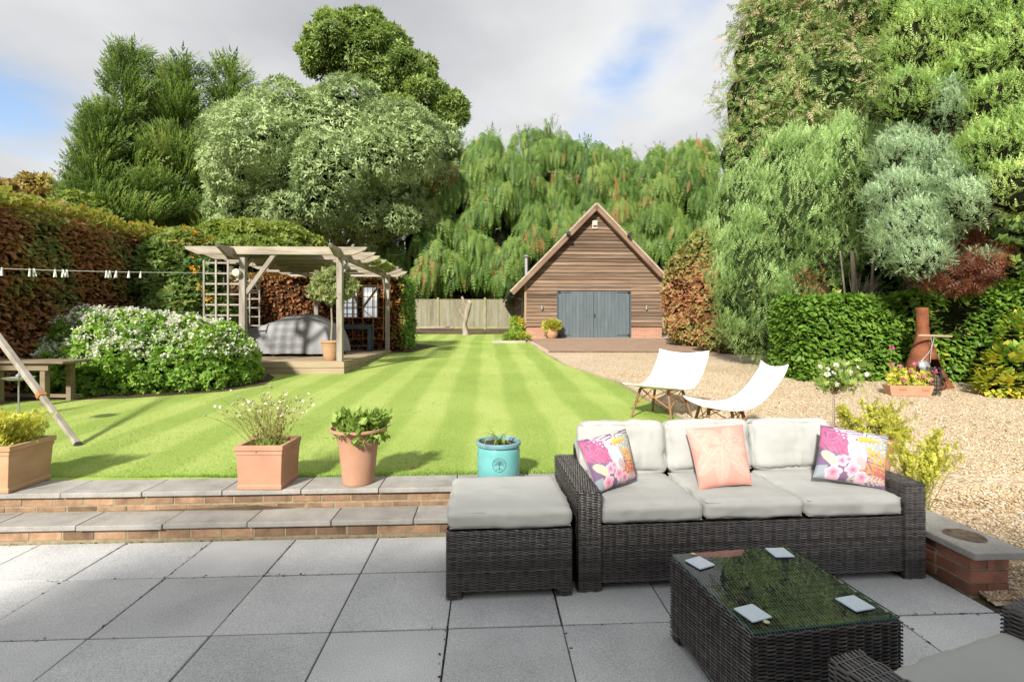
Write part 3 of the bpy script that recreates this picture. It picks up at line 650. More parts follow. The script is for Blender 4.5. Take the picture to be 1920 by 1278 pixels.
# garden steps: two brick risers under concrete copings
stp = thing('garden_steps', 'two low brick steps with grey concrete copings along the lawn edge', 'steps', pat(-1.8, 3.9, 0), TH)
def S(u, v, z): return (u + 1.8, v - 3.9, z)        # step-local coordinates
U0, U1 = -5.6, 2.80
mb = MB(); a, b = S(U0, 3.7255, -.03), S(U1, 4.15, .098); mb.box(a[0], b[0], a[1], b[1], a[2], b[2]); mb.build('mortar_bed', m_mortar, stp)
mb = MB(); a, b = S(U0, 3.9655, .1), S(U1, 4.22, .255); mb.box(a[0], b[0], a[1], b[1], a[2], b[2]); mb.build('mortar_bed', m_mortar, stp)
bm_ = MB(); bm_.box(0, .215, 0, .10, 0, .065); brick_me = bm_.mesh('brick')
bh_ = MB(); bh_.box(0, .215, 0, .10, 0, .036); brick_half = bh_.mesh('brick')
def brick_row(u0, u1, v, z, parent, S, me=brick_me, off=0.0, mat=m_brick):
    u = u0 + off
    while u + .215 < u1:
        o = link('brick', me, mat, parent); o.location = S(u, v + random.uniform(-.002, .002), z + random.uniform(-.0015, .0015))
        o.rotation_euler = (0, random.uniform(-.006, .006), random.uniform(-.006, .006))
        bv = o.modifiers.new('bevel', 'BEVEL'); bv.width = .004; bv.segments = 1
        u += .225
brick_row(U0, U1, 3.722, .020, stp, S, off=.06)
brick_row(U0, U1, 3.962, .140, stp, S, me=brick_half, off=.12)
brick_row(U0, U1, 3.962, .187, stp, S, off=.02)
def cope(L, D):
    mb = MB(); mb.box(0, L, 0, D, 0, .038); return mb.mesh('coping_slab')
cm1, cm2 = cope(.594, .28), cope(.594, .325)
for me, v, z, ph in ((cm1, 3.69, .099, -1.153), (cm2, 3.93, .256, -1.458)):
    k = -8
    while True:
        u = ph + .6 * k; k += 1
        if u < U0: continue
        if u + .59 > U1 + .05: break
        o = link('coping_slab', me, m_cope, stp); o.location = S(u + .003, v + random.uniform(-.003, .003), z + random.uniform(-.0015, .0015)); o.rotation_euler = (random.uniform(-.003, .003), random.uniform(-.003, .003), random.uniform(-.002, .002))
        bv = o.modifiers.new('bevel', 'BEVEL'); bv.width = .006; bv.segments = 2

# return wall on the right with a worn coping
rw = thing('brick_pier', 'short red brick wall end with a concrete coping and a round pot stain', 'wall', (2.66, 2.87, 0), TH)
mb = MB(); mb.box(.004, .225, .004, .95, -.04, .235); mb.build('mortar_bed', m_mortar, rw)
bp_ = MB(); bp_.box(0, .215, 0, .10, 0, .065); brick_pier_me = bp_.mesh('brick')
for c in range(3):
    z = .006 + c * .0755
    for k in range(4):
        o = link('brick', brick_pier_me, m_brick_red, rw); o.rotation_euler = (0, 0, R(90)); o.location = (.10 + random.uniform(-.002, .002), .118 + k * .225 - (.115 if c % 2 else 0) + (.0 if c % 2 else -.118), z)
        if c % 2 and k == 0: o.location.y = .003
        bv = o.modifiers.new('bevel', 'BEVEL'); bv.width = .004; bv.segments = 1
    if c % 2 == 0:
        o = link('brick', brick_pier_me, m_brick_red, rw); o.location = (.105 - .0 , -.002, z); o.scale.x = .6
    else:
        for k in range(1):
            o = link('brick', brick_pier_me, m_brick_red, rw); o.location = (.001, -.003, z); o.scale.x = 1.06
    for k in range(4):
        o = link('brick', brick_pier_me, m_brick_red, rw); o.rotation_euler = (0, 0, R(90)); o.location = (.234, .118 + k * .225 - (.115 if c % 2 else 0), z)
mb = MB(); mb.box(-.035, .30, -.06, .62, .236, .278); cp = mb.build('coping_slab', m_cope, rw, bevel=.006)
mb = MB(); mb.box(-.035, .30, .626, 1.0, .236, .278); mb.build('coping_slab', m_cope, rw, bevel=.006)
m_stain = mat_noise('pot_stain', [(0.3, (.07, .045, .025)), (.55, (.16, .12, .085)), (.8, (.24, .20, .16))], scale=22, detail=8, rough=.95, bump=.5)
ring = MB(); vs = []; fs = []
for k in range(40):
    a = k / 40 * 2 * math.pi; rj = 1 + .05 * math.sin(3 * a) + random.uniform(-.03, .03)
    vs.append((.145 + .105 * rj * math.cos(a), .175 + .105 * rj * math.sin(a), .2795))
ring.add(vs, [tuple(range(40))]); ring.build('pot_stain', m_stain, cp)
mb = MB(); mb.box(-.1, .115, -.05, .05, 0, .06); lb = mb.build('brick', m_brick_red, None, bevel=.004); lb.name = 'loose_brick'; lb.location = (2.93, 2.72, 0.0); lb.rotation_euler = (0, 0, .5)
tag(lb, 'loose red brick lying on the ground by the gravel', 'brick')

# garage apron and little path
ap = MB(); A = [(.72, 20.9), (7.3, 21.3), (7.6, 17.6), (6.75, 15.0), (1.25, 15.15), (1.02, 17.5)]
ag = [Vector((x, y, gz(x, y) + .03)) for x, y in A]
me = bpy.data.meshes.new('apron'); me.from_pydata([tuple(p) for p in ag] + [(p.x, p.y, p.z - .12) for p in ag], [], [(0, 5, 4, 3, 2, 1)] + [(i, (i + 1) % 6, 6 + (i + 1) % 6, 6 + i) for i in range(6)]); me.update()
ap_o = link('garage_apron', me, m_apron); ap_o['kind'] = 'structure'
for (x0, y0, x1, y1, w) in ((1.1, 15.06, 6.8, 14.9, .06),):
    mb = MB(); mb.beam((x0, y0, gz(0, y0) + .022), (x1, y1, gz(0, y1) + .022), w, .05); o = mb.build('apron_edging', mat_noise('edging_dark', [(0.3, (.10, .06, .045)), (.7, (.18, .12, .09))], scale=5, rough=.9), None); o['kind'] = 'structure'
mb = MB(); mb.box(-.75, .52, 18.9, 22.4, gz(0, 19.5) - .05, gz(0, 20) + .03); o = mb.build('stone_path', mat_noise('path', [(0.3, (.33, .29, .23)), (.7, (.46, .42, .35))], scale=3, detail=7, rough=.9), None); o['kind'] = 'structure'
# planting bed under the left shrubs and hedges
bed = MB(); Bv = [(-9.4, 7.2), (-7.6, 7.45), (-6.0, 7.7), (-4.85, 8.3), (-4.5, 9.0), (-4.75, 9.9), (-5.2, 10.5), (-6.6, 14), (-9.4, 14)]
me = bpy.data.meshes.new('planting_bed'); me.from_pydata([(x, y, gz(x, y) + .004) for x, y in Bv], [], [tuple(range(len(Bv)))]); me.update(); o = link('planting_bed', me, m_soil); o['kind'] = 'structure'
Bv = [(-4, 14.9), (-3.1, 15.1), (-2.6, 17.5), (-4, 19), (-9, 19), (-9, 15)]
me = bpy.data.meshes.new('planting_bed'); me.from_pydata([(x, y, gz(x, y) + .005) for x, y in Bv], [], [tuple(range(len(Bv)))]); me.update(); o = link('planting_bed', me, m_soil); o['kind'] = 'structure'

# ================================================================== unseen house behind the camera, sized to cast the shade over the patio
hs = thing('house', 'unseen pale rendered house wall with glazed doors, sized to shade the patio', 'house', (1.0, -4.2, 0))
mb = MB(); mb.box(-6.7, 2.6, -7, 0, -.1, 5.45); mb.build('wall', m_house_pale, hs)
mb = MB(); mb.box(-6.75, 2.65, -7.1, .16, 5.45, 5.62); mb.build('roof', m_tile, hs)
mb = MB(); mb.box(-4.4, -.9, .0, .06, .02, 2.2); dr = mb.build('door_frame', m_white, hs)
mb = MB(); mb.box(-4.3, -2.7, .062, .07, .1, 2.12).box(-2.6, -1.0, .062, .07, .1, 2.12); mb.build('glass_pane', m_glassdark, dr)

# ================================================================== garage
GD = 21.5
gx0 = (985 - CX) * GD / F; gx1 = (1245 - CX) * GD / F; GW = (gx1 - gx0) / CT; GZ0 = 0.965
ga = thing('garage', 'timber clad gabled garage with grey double doors and brick plinth', 'garage', (gx0, GD, GZ0), TH)
def zpx(py): return H - (py - HZ) * GD / F - GZ0      # height above garage base of a row in the front plane
def xpx(px): return (px - 985) * GD / F
zE_l, zA, xA = zpx(545), zpx(392), xpx(1117)          # wall apex
slope_l = (zpx(388) - zpx(549)) / (xpx(1117) - xpx(957)); slope_r = (zpx(388) - zpx(515)) / (xpx(1243) - xpx(1117))
GL = 8.4
def wall_top(x): return zA - (xA - x) * slope_l if x < xA else zA - (x - xA) * slope_r
zP = zpx(612)                                          # plinth top
dx0, dx1, dz1 = xpx(1047), xpx(1183), zpx(541)
mb = MB(); poly = [(0.02, 0), (GW - .02, 0), (GW - .02, wall_top(GW) - .06), (xA, zA - .08), (.02, wall_top(0) - .06)]
vs = [(x, .06, z) for x, z in poly] + [(x, GL, z) for x, z in poly]; nn = len(poly)
mb.add(vs, [tuple(range(nn)), tuple(range(2 * nn - 1, nn - 1, -1))] + [((i + 1) % nn, i, nn + i, nn + (i + 1) % nn) for i in range(nn)]); mb.build('frame', m_dark, ga)
# brick plinth
def mk_plinth():
    m, nt, bs = nodes_of('plinth_brick'); L = nt.links
    tcn = N(nt, 'ShaderNodeTexCoord'); sp = N(nt, 'ShaderNodeSeparateXYZ'); L.new(tcn.outputs['Object'], sp.inputs[0])
    ad = N(nt, 'ShaderNodeMath', operation='ADD'); L.new(sp.outputs[0], ad.inputs[0]); L.new(sp.outputs[1], ad.inputs[1])
    cb = N(nt, 'ShaderNodeCombineXYZ'); L.new(ad.outputs[0], cb.inputs[0]); L.new(sp.outputs[2], cb.inputs[1])
    b = N(nt, 'ShaderNodeTexBrick'); L.new(cb.outputs[0], b.inputs['Vector']); b.inputs['Scale'].default_value = 1
    b.inputs['Brick Width'].default_value = .225; b.inputs['Row Height'].default_value = .075; b.inputs['Mortar Size'].default_value = .006
    b.inputs['Color1'].default_value = (.40, .19, .12, 1); b.inputs['Color2'].default_value = (.30, .14, .10, 1); b.inputs['Mortar'].default_value = (.42, .36, .28, 1)
    L.new(b.outputs[0], bs.inputs['Base Color']); bs.inputs['Roughness'].default_value = .9; add_bump(nt, bs, b.outputs['Fac'], -.4, .01)
    return m
m_plinth = mk_plinth()
for bb_ in ((0, dx0 - .055, .012, .058, -.15, zP), (dx1 + .055, GW, .012, .058, -.15, zP), (0, .018, .06, GL, -.15, zP)):
    mb = MB(); mb.box(*bb_); mb.build('plinth', m_plinth, ga)
# weatherboards
pitch = 6.75 * GD / F
def board(x0, x1, z, zl=None, zr=None):
    """one lapped board in the front plane, its ends cut to the roof slope."""
    h = pitch + .02; t0, t1 = .052, .012
    def clip(xa, zt):
        return xa
    xl0, xl1, xr0, xr1 = x0, x0, x1, x1
    if z > wall_top(x0) - 1e-3 or z + h > wall_top(x0):
        xl1 = max(x0, xA - (zA - (z + h)) / slope_l) if z + h < zA else xA - .02; xl0 = max(x0, xA - (zA - z) / slope_l)
    if z + h > wall_top(x1):
        xr1 = min(x1, xA + (zA - (z + h)) / slope_r) if z + h < zA else xA + .02; xr0 = min(x1, xA + (zA - z) / slope_r)
    w = random.uniform(-.006, .006)
    mb = MB(); mb.add([(xl0, -t0, z + w), (xr0, -t0, z - w), (xr1, -t1, z + h), (xl1, -t1, z + h), (xl0, .058, z + w), (xr0, .058, z - w), (xr1, .058, z + h), (xl1, .058, z + h)],
                      [(0, 1, 2, 3), (5, 4, 7, 6), (4, 5, 1, 0), (3, 2, 6, 7), (4, 0, 3, 7), (1, 5, 6, 2)])
    mb.build('board', m_board, ga)
z = zP + .005
while z < zA - .08:
    if z + pitch * .6 < dz1:
        board(.0, dx0 - .06, z); board(dx1 + .06, GW, z)
    else: board(.0, GW, z)
    z += pitch
z = zP + .005
while z < wall_top(0) - .1:      # left side wall
    h = pitch + .02
    mb = MB(); mb.add([(-.034, .1, z), (-.012, .1, z + h), (.018, .1, z + h), (.018, .1, z), (-.034, GL, z), (-.012, GL, z + h), (.018, GL, z + h), (.018, GL, z)], [(0, 1, 2, 3), (7, 6, 5, 4), (4, 5, 1, 0), (0, 3, 7, 4), (1, 5, 6, 2), (3, 2, 6, 7)])
    mb.build('board', m_board, ga); z += pitch
for x, ztop in ((-.045, wall_top(0) - .02), (GW + .0, wall_top(GW) - .12)):
    mb = MB(); mb.box(x, x + .09, -.05, .06, zP - .02, ztop); mb.build('corner_post', m_trim, ga)
# roof
ov = .32
xl, zl = xpx(957), zpx(549) + .02
xr, zr = xpx(1243), zpx(515) + .02
zR = zpx(384)
def roof_slab(xe, ze, name):
    n_ = 22; mb = MB()
    for k in range(n_):
        t0, t1 = k / n_, (k + 1) / n_ + .012
        xa, za = xe + (xA - xe) * t0, ze + (zR - ze) * t0; xb, zb = xe + (xA - xe) * min(t1, 1), ze + (zR - ze) * min(t1, 1)
        mb.add([(xa, -ov, za + .06), (xb, -ov, zb + .035), (xb, GL + .2, zb + .035), (xa, GL + .2, za + .06), (xa, -ov, za), (xb, -ov, zb), (xb, GL + .2, zb), (xa, GL + .2, za)],
               [(0, 1, 2, 3), (4, 7, 6, 5), (0, 4, 5, 1), (2, 6, 7, 3), (0, 3, 7, 4), (1, 5, 6, 2)])
    return mb.build(name, m_tile, ga)
rl = roof_slab(xl, zl, 'roof'); rr_ = roof_slab(xr, zr, 'roof')
for xe, ze, o in ((xl, zl, rl), (xr, zr, rr_)):
    d = Vector((xA - xe, 0, zR - ze)); Ld = d.length; d.normalize()
    nrm = Vector((-d.z, 0, d.x)) if d.x > 0 else Vector((d.z, 0, -d.x))
    dn = -nrm if nrm.z > 0 else nrm
    a = Vector((xe, -ov - .002, ze)); b = Vector((xA, -ov - .002, zR))
    for nm, off, hh, y0, y1, mt in (('barge_board', .10, .17, -ov - .03, -ov + .005, m_barge), ('verge', -.03, .075, -ov - .045, -ov + .04, m_verge), ('soffit', .185, .02, -ov, .0, m_barge)):
        c0, c1 = a + dn * (off - hh / 2), b + dn * (off - hh / 2); e0, e1 = a + dn * (off + hh / 2), b + dn * (off + hh / 2)
        mb = MB(); mb.add([(c0.x, y0, c0.z), (c1.x, y0, c1.z), (e1.x, y0, e1.z), (e0.x, y0, e0.z), (c0.x, y1, c0.z), (c1.x, y1, c1.z), (e1.x, y1, e1.z), (e0.x, y1, e0.z)],
                          [(0, 1, 2, 3), (7, 6, 5, 4), (4, 5, 1, 0), (0, 3, 7, 4), (1, 5, 6, 2), (3, 2, 6, 7)]); mb.build(nm, mt, ga)
# doors
mb = MB(); fw = .055
mb.box(dx0 - fw, dx0, -.03, .06, 0, dz1 + fw).box(dx1, dx1 + fw, -.03, .06, 0, dz1 + fw).box(dx0, dx1, -.028, .06, dz1, dz1 + fw); mb.build('door_frame', m_slate, ga)
mid = (dx0 + dx1) / 2 - .02
for x0, x1, side in ((dx0 + .012, mid - .006, 0), (mid + .006, dx1 - .012, 1)):
    k = 10; mb = MB(); mb.box(x0, x1, .012, .05, .035, dz1 - .012); leaf = mb.build('door_leaf', m_door, ga)
    w = (x1 - x0) / k
    for i in range(k):
        mb = MB(); mb.box(x0 + i * w + .004, x0 + (i + 1) * w - .004, -.006 + random.uniform(-.002, .002), .012, .04, dz1 - .02); mb.build('plank', m_door, leaf)
    hx = x0 if side == 0 else x1; sg = 1 if side == 0 else -1
    for zh in (.16, dz1 - .16):
        mb = MB(); a, b = sorted((hx, hx + sg * .55)); mb.box(a, b, -.014, -.007, zh - .012, zh + .012); a, b = sorted((hx - sg * .03, hx + sg * .08)); mb.box(a, b, -.03, -.007, zh - .045, zh + .045); mb.build('hinge', m_black, leaf)
    if side == 1:
        mb = MB(); mb.box(x0 + .02, x0 + .06, -.03, -.007, .93, 1.1).box(x0 + .03, x0 + .05, -.06, -.03, .95, 1.08); mb.build('handle', m_black, leaf)
# alarm box, lamps, flue, gutter
ax, az = xpx(1116), zpx(420)
mb = MB(); mb.box(ax - .11, ax + .11, -.10, -.03, az - .19, az + .17); al_o = mb.build('alarm_box', m_cream, ga, bevel=.02)
mb = MB(); mb.box(ax - .085, ax + .085, -.104, -.10, az - .13, az - .03); mb.build('alarm_lens', mat_noise('lens', [(0.3, (.05, .06, .09)), (.7, (.09, .1, .13))], scale=10, rough=.2), al_o)
for px in (1016, 1214):
    lx, lz = xpx(px), zpx(575)
    mb = MB(); mb.lathe([(.038, -.12), (.04, -.11), (.04, .06), (.03, .065)], 12, (lx, -.11, lz)); mb.box(lx - .025, lx + .025, -.08, -.02, lz - .05, lz + .0); mb.build('wall_lamp', m_steel, ga)
for px, py in ((1063, 441), (1177, 443)):
    lx, lz = xpx(px), zpx(py); mb = MB(); mb.box(lx - .07, lx + .07, -ov - .16, -ov - .04, lz - .05, lz + .06); mb.lathe([(.07, 0), (.085, .1)], 10, (0, 0, 0), Matrix.Translation((lx, -ov - .15, lz)) @ Matrix.Rotation(R(80), 4, 'X')); mb.build('floodlight', m_black, ga)
fx = xpx(997) - .0
mb = MB(); mb.tube([(fx, 3.0, zl + .6), (fx, 3.0, zpx(490) + .55)], .085, 12); mb.lathe([(.16, 0), (.17, .03), (.02, .12)], 14, (fx, 3.0, zpx(490) + .6)); mb.tube([(fx, 3.0, zpx(490) + .5), (fx, 3.0, zpx(490) + .62)], .05, 8); mb.build('flue', m_steel, ga, smooth=True)
mb = MB(); mb.tube([(xl - .05, -.28, zl - .01), (xl - .05, GL, zl - .01)], .055, 8); mb.tube([(xl - .05, -.12, zl - .03), (xl - .03, -.1, zl - .15), (-.13, -.02, zl - .32), (-.13, .0, zl - .5), (-.13, .0, .02)], .032, 8); mb.build('gutter', m_black, ga, smooth=True)

# fence at the far end
fz = gz(0, 30)
fe = thing('fence', 'pale weathered close-boarded fence with green algae at the end of the lawn', 'fence', P(750, 613, 30.0), R(1.5))
fe.location.z = fz
m_fence = mat_noise('fence_board', [(0.25, (0.1326, 0.1326, 0.0702)), (.5, (0.2262, 0.2145, 0.1443)), (.75, (0.2964, 0.2808, 0.2106))], scale=.9, detail=8, rough=.9, stretch=(1, 1, .6), bump=.2, fine=.3, fscale=14, rand=.06)
m_fpost = mat_noise('fence_post', [(0.3, (.20, .20, .09)), (.7, (.34, .31, .2))], scale=3, rough=.9)
for k in range(-1, 4):
    x0 = -.55 + k * 2.85
    if x0 > 7.6: break
    mb = MB(); mb.box(x0 - .06, x0 + .06, -.06, .06, -.1, 1.9); mb.build('fence_post', m_fpost, fe)
    pn = MB(); pn.box(x0 + .06, x0 + 2.79, .0, .03, .0, .15); panel = pn.build('gravel_board', m_fpost, fe)
    for i in range(24):
        a = x0 + .065 + i * .1136
        mb = MB(); mb.add([(a, 0, .15), (a + .125, -.012, .15), (a + .125, -.012, 1.76), (a, 0, 1.76), (a, .02, .15), (a + .125, .02, .15), (a + .125, .02, 1.76), (a, .02, 1.76)], [(0, 1, 2, 3), (5, 4, 7, 6), (4, 0, 3, 7), (1, 5, 6, 2), (3, 2, 6, 7), (4, 5, 1, 0)])
        mb.build('board', m_fence, fe)
    mb = MB(); mb.box(x0 + .06, x0 + 2.79, -.02, .04, 1.762, 1.80); mb.build('capping_rail', m_fpost, fe)

# ================================================================== pergola on its deck
ang = R(1.85)
DZ = .80
pg = thing('pergola', 'weathered oak pergola with trellis and sawn rafters', 'pergola', (-3.57, 10.46, DZ), ang)
dk = thing('deck', 'raised pale timber deck under the pergola', 'deck', (-3.57, 10.46, gz(0, 10.46)), ang)
dh = DZ - gz(0, 10.46)
mb = MB(); mb.box(-2.9, -.05, .05, 4.75, -.05, dh - .04); mb.build('joists', m_dark, dk)
for i in range(34):
    y0 = i * .14
    mb = MB(); mb.box(-2.95, -.001, y0 + .002, y0 + .136, dh - .03, dh); mb.build('plank', m_deck, dk, bevel=.004)
for z0, z1 in ((.0, .115), (.122, .232)):
    mb = MB(); mb.box(-2.95, .026, -.028, -.002, z0 - .03 if z0 == 0 else z0, z1); mb.build('fascia_board', m_deck, dk, bevel=.004)
    mb = MB(); mb.box(.001, .027, -.001, 4.76, z0 - .03 if z0 == 0 else z0, z1); mb.build('fascia_board', m_deck, dk, bevel=.004)
def lp(px, py, d):
    return pmat(pg).inverted() @ P(px, py, d)
posts = [(-.10, .10), (-2.13, .10), (-.10, 4.72), (-2.25, 4.72)]
PH = 2.2
for i, (x, y) in enumerate(posts):
    mb = MB(); mb.box(x - .06, x + .06, y - .06, y + .06, 0, PH); mb.build('post', m_post, pg, bevel=.008)
# beams front to back with pointed ends
for x in (-.10, -2.33):
    mb = MB(); pr = [(-.55, .20), (-.50, .14), (-.18, 0), (5.05, 0), (5.35, .14), (5.40, .20)]
    vs = [(x - .035, a, PH + b) for a, b in pr] + [(x + .035, a, PH + b) for a, b in pr]; k = len(pr)
    mb.add(vs, [tuple(range(k)), tuple(range(2 * k - 1, k - 1, -1))] + [((i + 1) % k, i, k + i, k + (i + 1) % k) for i in range(k)]); mb.build('beam', m_rafter, pg, bevel=.006)
# rafters across
for i in range(8):
    y = .06 + i * .68; zt = PH + .055 + random.uniform(-.008, .008)
    x0, x1 = -3.36 + random.uniform(-.05, .05), .46 + random.uniform(-.05, .05)
    pr = [(x0, .17), (x0 + .05, .10), (x0 + .28, -.0), (x1 - .3, -.0), (x1 - .05, .10), (x1, .17)]
    vs = [(a, y - .03, zt + b) for a, b in pr] + [(a, y + .03, zt + b) for a, b in pr]; k = len(pr)
    mb = MB(); mb.add(vs, [tuple(range(k)), tuple(range(2 * k - 1, k - 1, -1))] + [((j + 1) % k, j, k + j, k + (j + 1) % k) for j in range(k)]); mb.build('rafter', m_rafter, pg, bevel=.006)
mb = MB(); mb.box(-2.9, -.75, .2, 3.9, PH + .232, PH + .25); mb.build('roof_boarding', m_underroof, pg)
# braces
for a, b in (((-2.07, .10, 1.45), (-1.35, .08, PH + .24)), ((-.10, .18, 1.62), (-.10, .62, PH + .03)), ((-.10, 4.62, 1.45), (-.10, 4.1, PH + .02)), ((-2.30, .2, 1.7), (-2.30, .7, PH + .03))):
    mb = MB(); mb.beam(a, b, .055, .09, up=(0, 0, 1)); mb.build('brace', m_post, pg, bevel=.006)
# trellis panels left of the front post and across the back
def trellis(x0, x1, y, z0, z1, nx, nz, w, name, mat):
    for i in range(nx):
        x = x0 + (x1 - x0) * i / (nx - 1); mb = MB(); mb.box(x - w / 2, x + w / 2, y - .008, y + .008, z0, z1); mb.build(name, mat, pg)
    for j in range(nz):
        z = z0 + .06 + (z1 - z0 - .12) * j / (nz - 1); mb = MB(); mb.box(x0 - .03, x1 + .03, y + .009, y + .022, z - w / 2, z + w / 2); mb.build(name, mat, pg)
trellis(-2.95, -2.2, .1, .7, 2.15, 4, 7, .035, 'trellis_bar', m_post)
trellis(-3.2, -2.5, 1.6, .7, 1.9, 4, 6, .03, 'trellis_bar', m_post)
trellis(-1.75, -.2, 4.62, .3, 2.0, 6, 6, .014, 'trellis_wire', m_copper)
# line reel on the front post
mb = MB(); M = Matrix.Translation((-2.21, -.02, 1.87)) @ Matrix.Rotation(R(90), 4, 'X'); mb.lathe([(.02, -.05), (.075, -.04), (.085, 0), (.075, .04), (.02, .05)], 18, (0, 0, 0), M)
reel = mb.build('line_reel', m_cream, None, smooth=True)
reel.data.transform(pmat(pg)); tag(reel, 'round cream clothes line reel fixed to the pergola post', 'reel')
# moss / climber on the rafter ends
leafy('climber_moss', pg, [(pmat(pg) @ Vector((.1, 2.3 + k * .35, PH + .20)), (.28, .35, .07)) for k in range(4)], 900, T_CLUST, m_hornbeam, .07, (.7, .15))

# covered garden furniture on the deck
cv = thing('covered_furniture', 'grey weatherproof cover draped over garden furniture on the deck', 'cover', (0, 0, 0))
cc = P(552, 665, 12.9); cv.location = (cc.x, cc.y, DZ)
nx, ny = 72, 56; V = []; LX, LY = 2.55, 1.7
def cov_h(u, v):
    h = .70 + .34 * math.exp(-((u - .12) / .55) ** 2) * math.exp(-(v / .9) ** 2) - .06 * math.exp(-((u + .75) / .25) ** 2)
    h += .10 * math.exp(-((u - .5) / .22) ** 2)
    return h
for j in range(ny + 1):
    for i in range(nx + 1):
        u, v = -1 + 2 * i / nx, -1 + 2 * j / ny
        m_ = max(abs(u), abs(v)); e = max(0.0, (m_ - .80) / .20)
        us, vs_ = (u / m_, v / m_) if m_ > 1e-6 else (0, 0)
        uu_, vv_ = (u, v) if m_ < .80 else (us * (.80 + .20 * (1 - (1 - e) ** 2) * .55), vs_ * (.80 + .20 * (1 - (1 - e) ** 2) * .55))
        top = cov_h(uu_, vv_)
        a = math.atan2(v, u); fold = (math.sin(a * 23) * .5 + math.sin(a * 11 + 1) * .5) * .035 * e
        hz_ = top * (1 - e ** 1.15) + .07 * e ** 1.15
        x = uu_ * LX / 2 * (1 + .06 * e) + us * fold; y_ = vv_ * LY / 2 * (1 + .06 * e) + vs_ * fold
        zz_ = hz_ + .018 * mnoise.noise(Vector((x * 3, y_ * 3, 1))) + .012 * mnoise.noise(Vector((x * 8, y_ * 8, 3)))
        if e >= 1: zz_ = .06 + .03 * mnoise.noise(Vector((a * 3, 0, 0)))
        V.append((x, y_, zz_))
Fq = [(j * (nx + 1) + i, j * (nx + 1) + i + 1, (j + 1) * (nx + 1) + i + 1, (j + 1) * (nx + 1) + i) for j in range(ny) for i in range(nx)]
np_mesh('cover', np.array(V), np.array(Fq), m_cover, cv, world=False, smooth=True)
for x in (-1.0, -.2, .75, 1.05):
    for y_ in (-.7, .7):
        mb = MB(); mb.box(x - .03, x + .03, y_ - .03, y_ + .03, 0, .30); mb.build('furniture_leg', m_legwood, cv)

# slate blue side table and mirrors
tb = thing('side_table', 'slate blue wooden side table with a low shelf on the deck', 'table', (P(670, 657, 14.5).x, 14.5, DZ), ang)
mb = MB(); mb.box(-.5, .46, -.2, .2, .74, .78); mb.build('tabletop', m_slate, tb, bevel=.005)
mb = MB(); mb.box(-.46, .42, -.17, .17, .15, .18); mb.build('shelf', m_slate, tb)
mb = MB(); mb.box(-.46, .42, -.19, -.17, .66, .74); mb.build('apron_rail', m_slate, tb)
for x in (-.44, .38):
    for y_ in (-.16, .16):
        mb = MB(); mb.box(x - .035, x + .035, y_ - .035, y_ + .035, 0, .74); mb.build('leg', m_slate, tb)
for px, lab in ((656, 'arched garden mirror on the hedge behind the olive tree'), (694, 'garden mirror on the hedge beside the pergola back post')):
    mr = thing('garden_mirror', lab, 'mirror', P(px, 565, 15.12)); mr.rotation_euler.z = ang
    mb = MB(); mb.box(-.21, .21, 0, .012, -.48, .48); g_ = mb.build('glass', m_mirror, mr)
    for a in ((-.235, -.205, -.5, .5), (.205, .235, -.5, .5)):
        mb = MB(); mb.box(a[0], a[1], -.012, .014, a[2], a[3]); mb.build('frame_rail', m_post, mr)
    for z0, z1 in ((-.505, -.475), (.475, .505)):
        mb = MB(); mb.box(-.205, .205, -.011, .014, z0, z1); mb.build('frame_rail', m_post, mr)
    for x in (-.07, .07):
        mb = MB(); mb.box(x - .006, x + .006, -.008, -.001, -.475, .475); mb.build('glazing_bar', m_post, mr)
    for z in (-.16, .16):
        mb = MB(); mb.box(-.205, .205, -.007, -.0005, z - .006, z + .006); mb.build('glazing_bar', m_post, mr)
# hanging feeder inside the front post
hf = thing('hanging_feeder', 'small wire hung bird feeder dish beside the front pergola post', 'feeder', (0, 0, 0)); p0 = P(474, 550, 10.9); hf.location = p0
mb = MB(); mb.lathe([(.02, 0), (.13, .012), (.14, .03), (.12, .022)], 16, (0, 0, 0)); mb.build('dish', m_steel, hf, smooth=True)
mb = MB(); mb.tube([(-.12, 0, .03), (0, 0, .36)], .004, 5); mb.tube([(.12, 0, .03), (0, 0, .36)], .004, 5); mb.tube([(0, 0, .36), (0, 0, .95)], .004, 5); mb.build('wire', m_steel, hf)

# ================================================================== woven furniture
PITCH, STAKE = .0074, .038
def weave(name, parent, o, ux, uy, W, Hh, pitch=PITCH, stake=STAKE, amp=.0044):
    """rows of rounded strands waving over and under stakes, on the rectangle o + u*ux + v*uy (normal = ux x uy)."""
    o, ux, uy = np.array(o, float), np.array(ux, float), np.array(uy, float); nn = np.cross(ux, uy)
    rows = max(1, int(round(Hh / pitch))); p = Hh / rows; cols = max(2, int(round(W / stake))); sub = 3
    u = np.linspace(0, W, cols * sub + 1); ph = u / (W / cols) * math.pi
    prof = [(-.52, -.0014), (0, .0012), (.52, -.0014)]
    V = []; Fs = []; nu = len(u)
    for r in range(rows):
        sgn = 1 if r % 2 else -1
        wv = amp * sgn * np.tanh(2.2 * np.cos(ph)) + RNG.normal(0, .0003); vc = (r + .5) * p + RNG.normal(0, .0005) + RNG.normal(0, .0003, nu)
        base = len(V) * nu
        for a, b in prof:
            V.append(o[None] + u[:, None] * ux + (vc + a * p)[:, None] * uy + (wv + b + .002)[:, None] * nn)
        for k in range(2):
            i = np.arange(nu - 1); s0 = base + k * nu; s1 = s0 + nu
            Fs.append(np.stack([s0 + i, s0 + i + 1, s1 + i + 1, s1 + i], 1))
    ob = np_mesh(name, np.concatenate(V), np.concatenate(Fs), m_wicker, parent, world=False, smooth=True); ob['kind'] = 'stuff'
    return ob
X, Y, Z = (1, 0, 0), (0, 1, 0), (0, 0, 1); nX, nY = (-1, 0, 0), (0, -1, 0)
